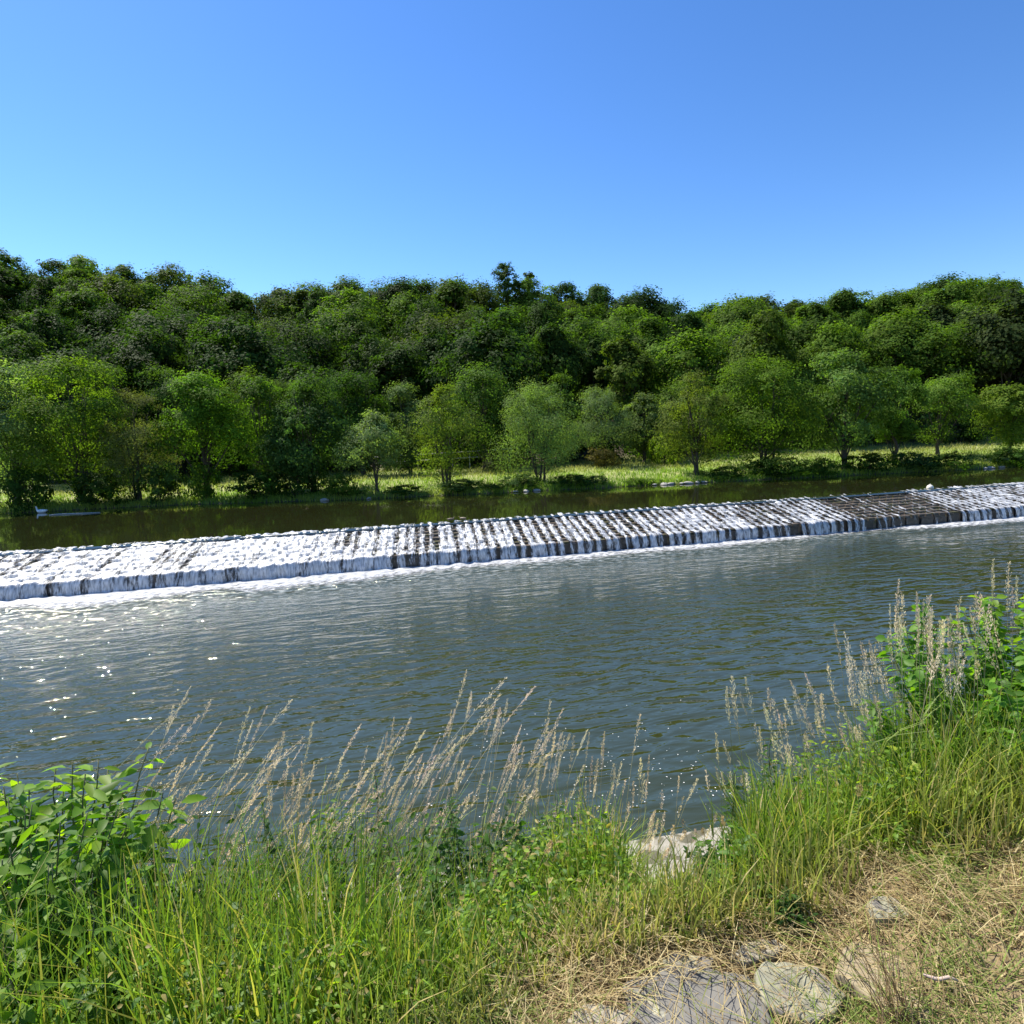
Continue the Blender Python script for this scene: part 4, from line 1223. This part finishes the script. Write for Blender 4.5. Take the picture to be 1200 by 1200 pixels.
seed_grass('bank_stalks', 'shorter straw stalks scattered through the near bank grass', *tips(low_tips, r1, (2.0, 2.9), 150, 40, 30), (0.50, 0.40, 0.22), (0.24, 0.27, 0.07), r1)

# tuft of dry stalks in the foreground
w = on_z(1055, 1195, 0.05)
mb = MB()
for k in range(46):
    az = r1.normal(1.75, 0.9); bend = r1.uniform(0.1, 0.7); H = r1.uniform(0.16, 0.34)
    t_ = np.linspace(0, 1, 6); d = np.array([math.cos(az), math.sin(az), 0])
    p0 = np.array([r1.normal() * 0.035, r1.normal() * 0.03, -0.01])
    path = p0 + d * (bend * t_ ** 1.5 * H)[:, None]; path[:, 2] += H * t_
    tube(mb, path, np.linspace(0.0014, 0.0006, 6), 3, np.array([0.40, 0.28, 0.15]) * r1.uniform(0.6, 1.3), cap=False)
o = mesh_obj('dry_tuft', mb.data('dry_tuft'), MAT_STRAW); o.location = (w[0], w[1], float(ground_z(w[0], w[1])))
tag(o, 'tuft of thin brown dry stalks standing before the broad cream stone', 'grass tuft')

# ------------------------------------------------------------------ leafy plants
def leaves(base, dirv, upv, ln, wd, fold, curl, colr):
    """pointed oval leaves with a folded midrib"""
    n = len(base)
    side = unit(np.cross(dirv, upv)); up = np.cross(side, dirv)
    ts = np.array([0.0, 0.3, 0.65, 1.0]); hw = np.array([0.02, 0.46, 0.40, 0.0])
    V = np.zeros((n, 10, 3))
    k = 0
    idx = {}
    for j, (tt, h) in enumerate(zip(ts, hw)):
        cpt = base + dirv * (ln * tt)[:, None] - up * (curl * ln * tt ** 2)[:, None]
        V[:, k] = cpt; idx[('m', j)] = k; k += 1
        if 0 < j < 3:
            for sgn in (-1, 1):
                V[:, k] = cpt + side * (sgn * h * wd)[:, None] + up * (fold * h * wd)[:, None]
                idx[(sgn, j)] = k; k += 1
    o_ = np.arange(n)[:, None] * 10
    quads, tris = [], []
    for sgn in (-1, 1):
        a, b = idx[(sgn, 1)], idx[(sgn, 2)]
        m0, m1, m2, m3 = (idx[('m', j)] for j in range(4))
        tris += [[m0, m1, a][::sgn], [m2, m3, b][::sgn]]
        quads += [[m1, m2, b, a][::sgn]]
    Fq = np.concatenate([o_ + np.array(q) for q in quads]); Ft = np.concatenate([o_ + np.array(q) for q in tris])
    V = V[:, :8 + 0] if k == 8 else V
    return V, Fq, Ft, k

def add_leaves(mb, base, dirv, ln, wd, colr, r, fold=0.35, curl=0.25, upb=None):
    n = len(base)
    up = unit(np.array([0, 0, 1.0]) + 0.45 * r.normal(size=(n, 3))) if upb is None else upb
    V, Fq, Ft, k = leaves(base, unit(dirv), up, ln, wd, fold, curl, colr)
    V = V[:, :k]
    fix = lambda F: (F // 10) * k + F % 10
    mb.add(V.reshape(-1, 3), [fix(Fq), fix(Ft)], np.repeat(colr, k, 0))

def herb(name, label, cat, root, stems, H, spread, nodes, leaf_l, leaf_w, col, stem_col, seed, lean=(0, 0), pairs=2, droop=0.2, top_small=0.5, thick=0.004, start=0.1, pet=0.25):
    r = np.random.default_rng(seed)
    o = empty(name, root)
    ms, ml = MB(), MB()
    for s in range(stems):
        az = r.uniform(0, 2 * math.pi); sp = spread * math.sqrt(r.random()); h = H * r.uniform(0.7, 1.05)
        b = np.array([math.cos(az) * sp * 0.35, math.sin(az) * sp * 0.35, -0.05])
        tip = np.array([math.cos(az) * sp + lean[0] * h, math.sin(az) * sp + lean[1] * h, h])
        t_ = np.linspace(0, 1, 9)[:, None]
        path = b * (1 - t_) + tip * t_ + np.array([0, 0, 0.06 * h]) * np.sin(t_ * math.pi) + r.normal(size=(9, 3)) * 0.006
        tube(ms, path, np.linspace(thick, thick * 0.4, 9), 5, np.array(stem_col) * r.uniform(0.8, 1.2))
        for k in range(nodes):
            f = start + (1 - start) * (k + r.uniform(0, 0.6)) / nodes
            f = min(f, 1.0)
            ii = f * 8; a0 = min(int(ii), 7); p = path[a0] + (path[a0 + 1] - path[a0]) * (ii - a0)
            a1 = r.uniform(0, 6.28)
            for q in range(pairs):
                an = a1 + q * 2 * math.pi / pairs + r.normal() * 0.25
                d = np.array([math.cos(an), math.sin(an), r.uniform(-0.35, 0.5) - droop])
                ll = leaf_l * (1 - (1 - top_small) * f) * r.uniform(0.7, 1.2)
                d = d / np.linalg.norm(d)
                p2 = p + d * ll * pet
                tube(ms, np.array([p, p2]), np.array([thick * 0.35, thick * 0.25]), 3, np.array(stem_col), cap=False)
                c = np.array(col[r.integers(0, len(col))]) * r.uniform(0.75, 1.25)
                add_leaves(ml, p2[None], d[None], np.array([ll]), np.array([ll * leaf_w * r.uniform(0.85, 1.15)]), c[None], r, 0.3, r.uniform(0.05, 0.4))
    mesh_obj('stems', ms.data('stems', True), MAT_STEM, o)
    mesh_obj('leaves', ml.data('leaves', True), MAT_HERB, o)
    return tag(o, label, cat)

def gpt(px, y, dz=0.0):
    x = on_y(px, 900, y)[0]
    return np.array([x, y, float(ground_z(x, y)) + dz])
LF = [(0.085, 0.18, 0.02), (0.06, 0.135, 0.02), (0.11, 0.21, 0.022)]
DKL = [(0.05, 0.115, 0.025), (0.065, 0.14, 0.025), (0.04, 0.09, 0.022)]
YLW = [(0.24, 0.32, 0.025), (0.19, 0.28, 0.025), (0.28, 0.34, 0.04)]
STG = (0.12, 0.16, 0.04)
def shrub_at(px, ytop, y, **kw):
    p = gpt(px, y); top = on_y(px, ytop, y)[2]
    return p, float(top - p[2])
# left elder-like shrub
p, h = shrub_at(22, 925, 2.3); 
herb('elder_shrub', 'large-leaved green shrub with serrated clusters at the bottom left corner', 'shrub', p, 54, h, 0.50, 22, 0.125, 0.40, [(0.15, 0.27, 0.025), (0.10, 0.20, 0.022), (0.20, 0.31, 0.03)], (0.12, 0.13, 0.05), 201, (0.05, 0), 2, 0.12, 0.8, 0.006, 0.12)
p, h = shrub_at(-20, 985, 1.95)
herb('elder_shrub', 'dark leafy shrub behind the lower left edge below the large-leaved shrub', 'shrub', p, 18, h, 0.4, 15, 0.10, 0.38, LF, (0.10, 0.11, 0.05), 202, (0.1, 0), 2, 0.15, 0.8, 0.005, 0.05)
p, h = shrub_at(15, 1065, 1.72)
herb('elder_shrub', 'nearest leafy shrub filling the bottom left corner below the large-leaved shrub', 'shrub', p, 22, h, 0.30, 12, 0.095, 0.42, [(0.11, 0.21, 0.022), (0.08, 0.16, 0.02), (0.15, 0.25, 0.025)], (0.10, 0.11, 0.05), 209, (0.05, 0), 2, 0.12, 0.8, 0.004, 0.1)
p, h = shrub_at(-30, 822, 2.35)
herb('elder_shoot', 'lone shoot with bright backlit leaves poking in at the left edge', 'shrub', p, 3, h, 0.16, 12, 0.10, 0.42, [(0.14, 0.24, 0.02)], STG, 203, (0.05, 0), 2, 0.0, 0.7, 0.004, 0.3)
# right leafy shrub
p, h = shrub_at(1160, 745, 2.7)
herb('bramble_shrub', 'dense bright green leafy shrub at the right edge of the bank', 'shrub', p, 44, h, 0.55, 28, 0.062, 0.62, [(0.10, 0.22, 0.022), (0.075, 0.17, 0.02), (0.13, 0.25, 0.028)], STG, 204, (0.06, 0), 3, 0.05, 0.8, 0.004, 0.1)
p, h = shrub_at(1225, 705, 2.9)
herb('bramble_shrub', 'highest leafy shrub cut by the right edge behind the seeding grass', 'shrub', p, 30, h, 0.4, 26, 0.06, 0.6, [(0.11, 0.23, 0.022), (0.16, 0.26, 0.03)], STG, 205, (-0.02, 0), 3, 0.05, 0.8, 0.004, 0.2)
p, h = shrub_at(1080, 905, 2.25)
herb('yellow_green_plant', 'yellow-green broad-leaved plant at the lower right of the bank', 'plant', p, 8, h, 0.22, 9, 0.075, 0.72, YLW, (0.22, 0.26, 0.06), 206, (-0.03, 0), 2, 0.05, 0.8, 0.003, 0.25)
p, h = shrub_at(1030, 965, 2.15)
herb('yellow_green_plant', 'small yellow-green plant left of the broad-leaved yellow one', 'plant', p, 6, h, 0.15, 7, 0.06, 0.7, YLW, (0.22, 0.26, 0.06), 207, (0, 0), 2, 0.05, 0.8, 0.003, 0.25)
p, h = shrub_at(1125, 820, 2.5)
herb('bramble_shrub', 'lower bright leafy shrub between the seeding grass and the dense right-edge shrub', 'shrub', p, 34, h, 0.4, 24, 0.055, 0.6, [(0.11, 0.23, 0.022), (0.14, 0.25, 0.028), (0.08, 0.18, 0.02)], STG, 208, (0.02, 0), 3, 0.05, 0.8, 0.0035, 0.1)
# upright dark weeds
weeds = [(440, 875, 3.0, 'tall dark leafy weed rising through the seeding grass in the middle'), (528, 885, 2.95, 'tall leafy weed right of the tallest middle weed'),
         (860, 890, 2.7, 'upright dark weed at the left end of the right-hand grass'), (905, 870, 2.75, 'upright green weed between the right-hand seed stalks'), (645, 915, 3.0, 'slim pale green weed above the middle of the bank')]
for k, (px, yt, y, lab) in enumerate(weeds):
    p, h = shrub_at(px, yt, y)
    herb('leafy_weed', lab, 'weed', p, 2, h, 0.05, 20, 0.07, 0.36, DKL if k != 4 else LF, (0.07, 0.09, 0.035), 210 + k, (0.02, 0), 3, 0.1, 0.45, 0.004, 0.1)
low = [(555, 985, 2.6, DKL, 'blue-green leafy clump in the middle of the bank'), (480, 1010, 2.5, LF, 'low leafy clump left of the blue-green clump'), (610, 1015, 2.5, DKL, 'low dark clump right of the blue-green clump'),
       (690, 1000, 2.65, LF, 'leafy clump just left of the bare concrete edge'), (850, 1010, 2.4, DKL, 'dark green clump right of the bare concrete edge'), (400, 980, 2.7, LF, 'green clump beneath the left seeding grass'),
       (960, 980, 2.4, LF, 'green clump left of the yellow-green plants'), (1130, 900, 2.4, LF, 'leafy clump in front of the dense right-hand shrub'), (300, 1000, 2.6, DKL, 'leafy clump right of the large-leaved shrub'),
       (928, 1095, 1.85, DKL, 'small dark green weed beside the tilted light stone'), (220, 1060, 2.3, DKL, 'low dark clump in the lower left grass'), (640, 1075, 2.2, LF, 'low green clump below and left of the bare concrete edge')]
low += [(120, 1110, 1.95, DKL, 'dark leafy clump at the lower left under the large-leaved shrub'), (55, 1160, 1.8, LF, 'broad green clump in the bottom left corner'), (255, 1150, 1.85, DKL, 'dark leafy clump in the lower left grass beside the yellowed blades'),
       (345, 1090, 2.1, LF, 'bright leafy clump between the lower left grass and the middle weeds'), (500, 1080, 2.15, DKL, 'blue-green leafy weeds low in the middle of the bank'), (585, 1095, 2.1, DKL, 'dark weeds at the top edge of the straw in the middle'),
       (880, 1045, 2.1, LF, 'green leafy clump above the tilted light stone'), (440, 1130, 1.9, LF, 'low green clump near the bottom where straw begins'), (180, 1040, 2.25, LF, 'light leafy clump right of the large-leaved shrub, near its foot')]
for k, (px, yt, y, cl, lab) in enumerate(low):
    p, h = shrub_at(px, yt - (50 if px not in (928, 690, 850, 760) else 0), y); h = max(h, 0.10)
    herb('leafy_clump', lab, 'plant', p, 20, h, 0.2 if px != 928 else 0.07, 10, 0.05 if px != 928 else 0.028, 0.5, cl, STG, 230 + k, (0, 0), 2, 0.05, 0.8, 0.0025, 0.15)

# small-leaved ground cover through the grass
n = 52000
x, y = scatter(n, (-3.6, 4.6), lambda x, u: green_line(x) + 0.05 + (near_edge(x) - 0.45 - green_line(x)) * u)
k = fbm(x * 2.0, y * 2.0, 60) > 0.40
x, y = x[k], y[k]; n = len(x)
hgt = g.random(n) ** 0.8 * 0.48 * sm((y - green_line(x)) / 0.7) * (0.3 + 1.3 * fbm(x * 1.5, y * 1.5, 62) ** 1.3) + 0.015
hgt *= 1 - 0.88 * np.exp(-(((x * SLY / y - SLX) / 0.36) ** 4)) * sm((y - 1.9) / 0.3)
b3 = np.stack([x, y, ground_z(x, y) + hgt], 1)
an = g.uniform(0, 6.28, n)
dv = np.stack([np.cos(an), np.sin(an), g.uniform(-0.4, 0.5, n)], 1)
mb = MB()
cl = col_mix(n, [(0.15, 0.26, 0.028), (0.09, 0.18, 0.03), (0.23, 0.32, 0.04), (0.10, 0.16, 0.06), (0.34, 0.28, 0.11)], [0.34, 0.25, 0.22, 0.09, 0.10])
ll = g.uniform(0.012, 0.034, n)
add_leaves(mb, b3, dv, ll, ll * g.uniform(0.4, 0.7, n), cl, g)
tag(mesh_obj('ground_cover', mb.data('ground_cover', True), MAT_HERB), 'small green weed leaves mixed through the bank grass', 'ground cover', kind='stuff')
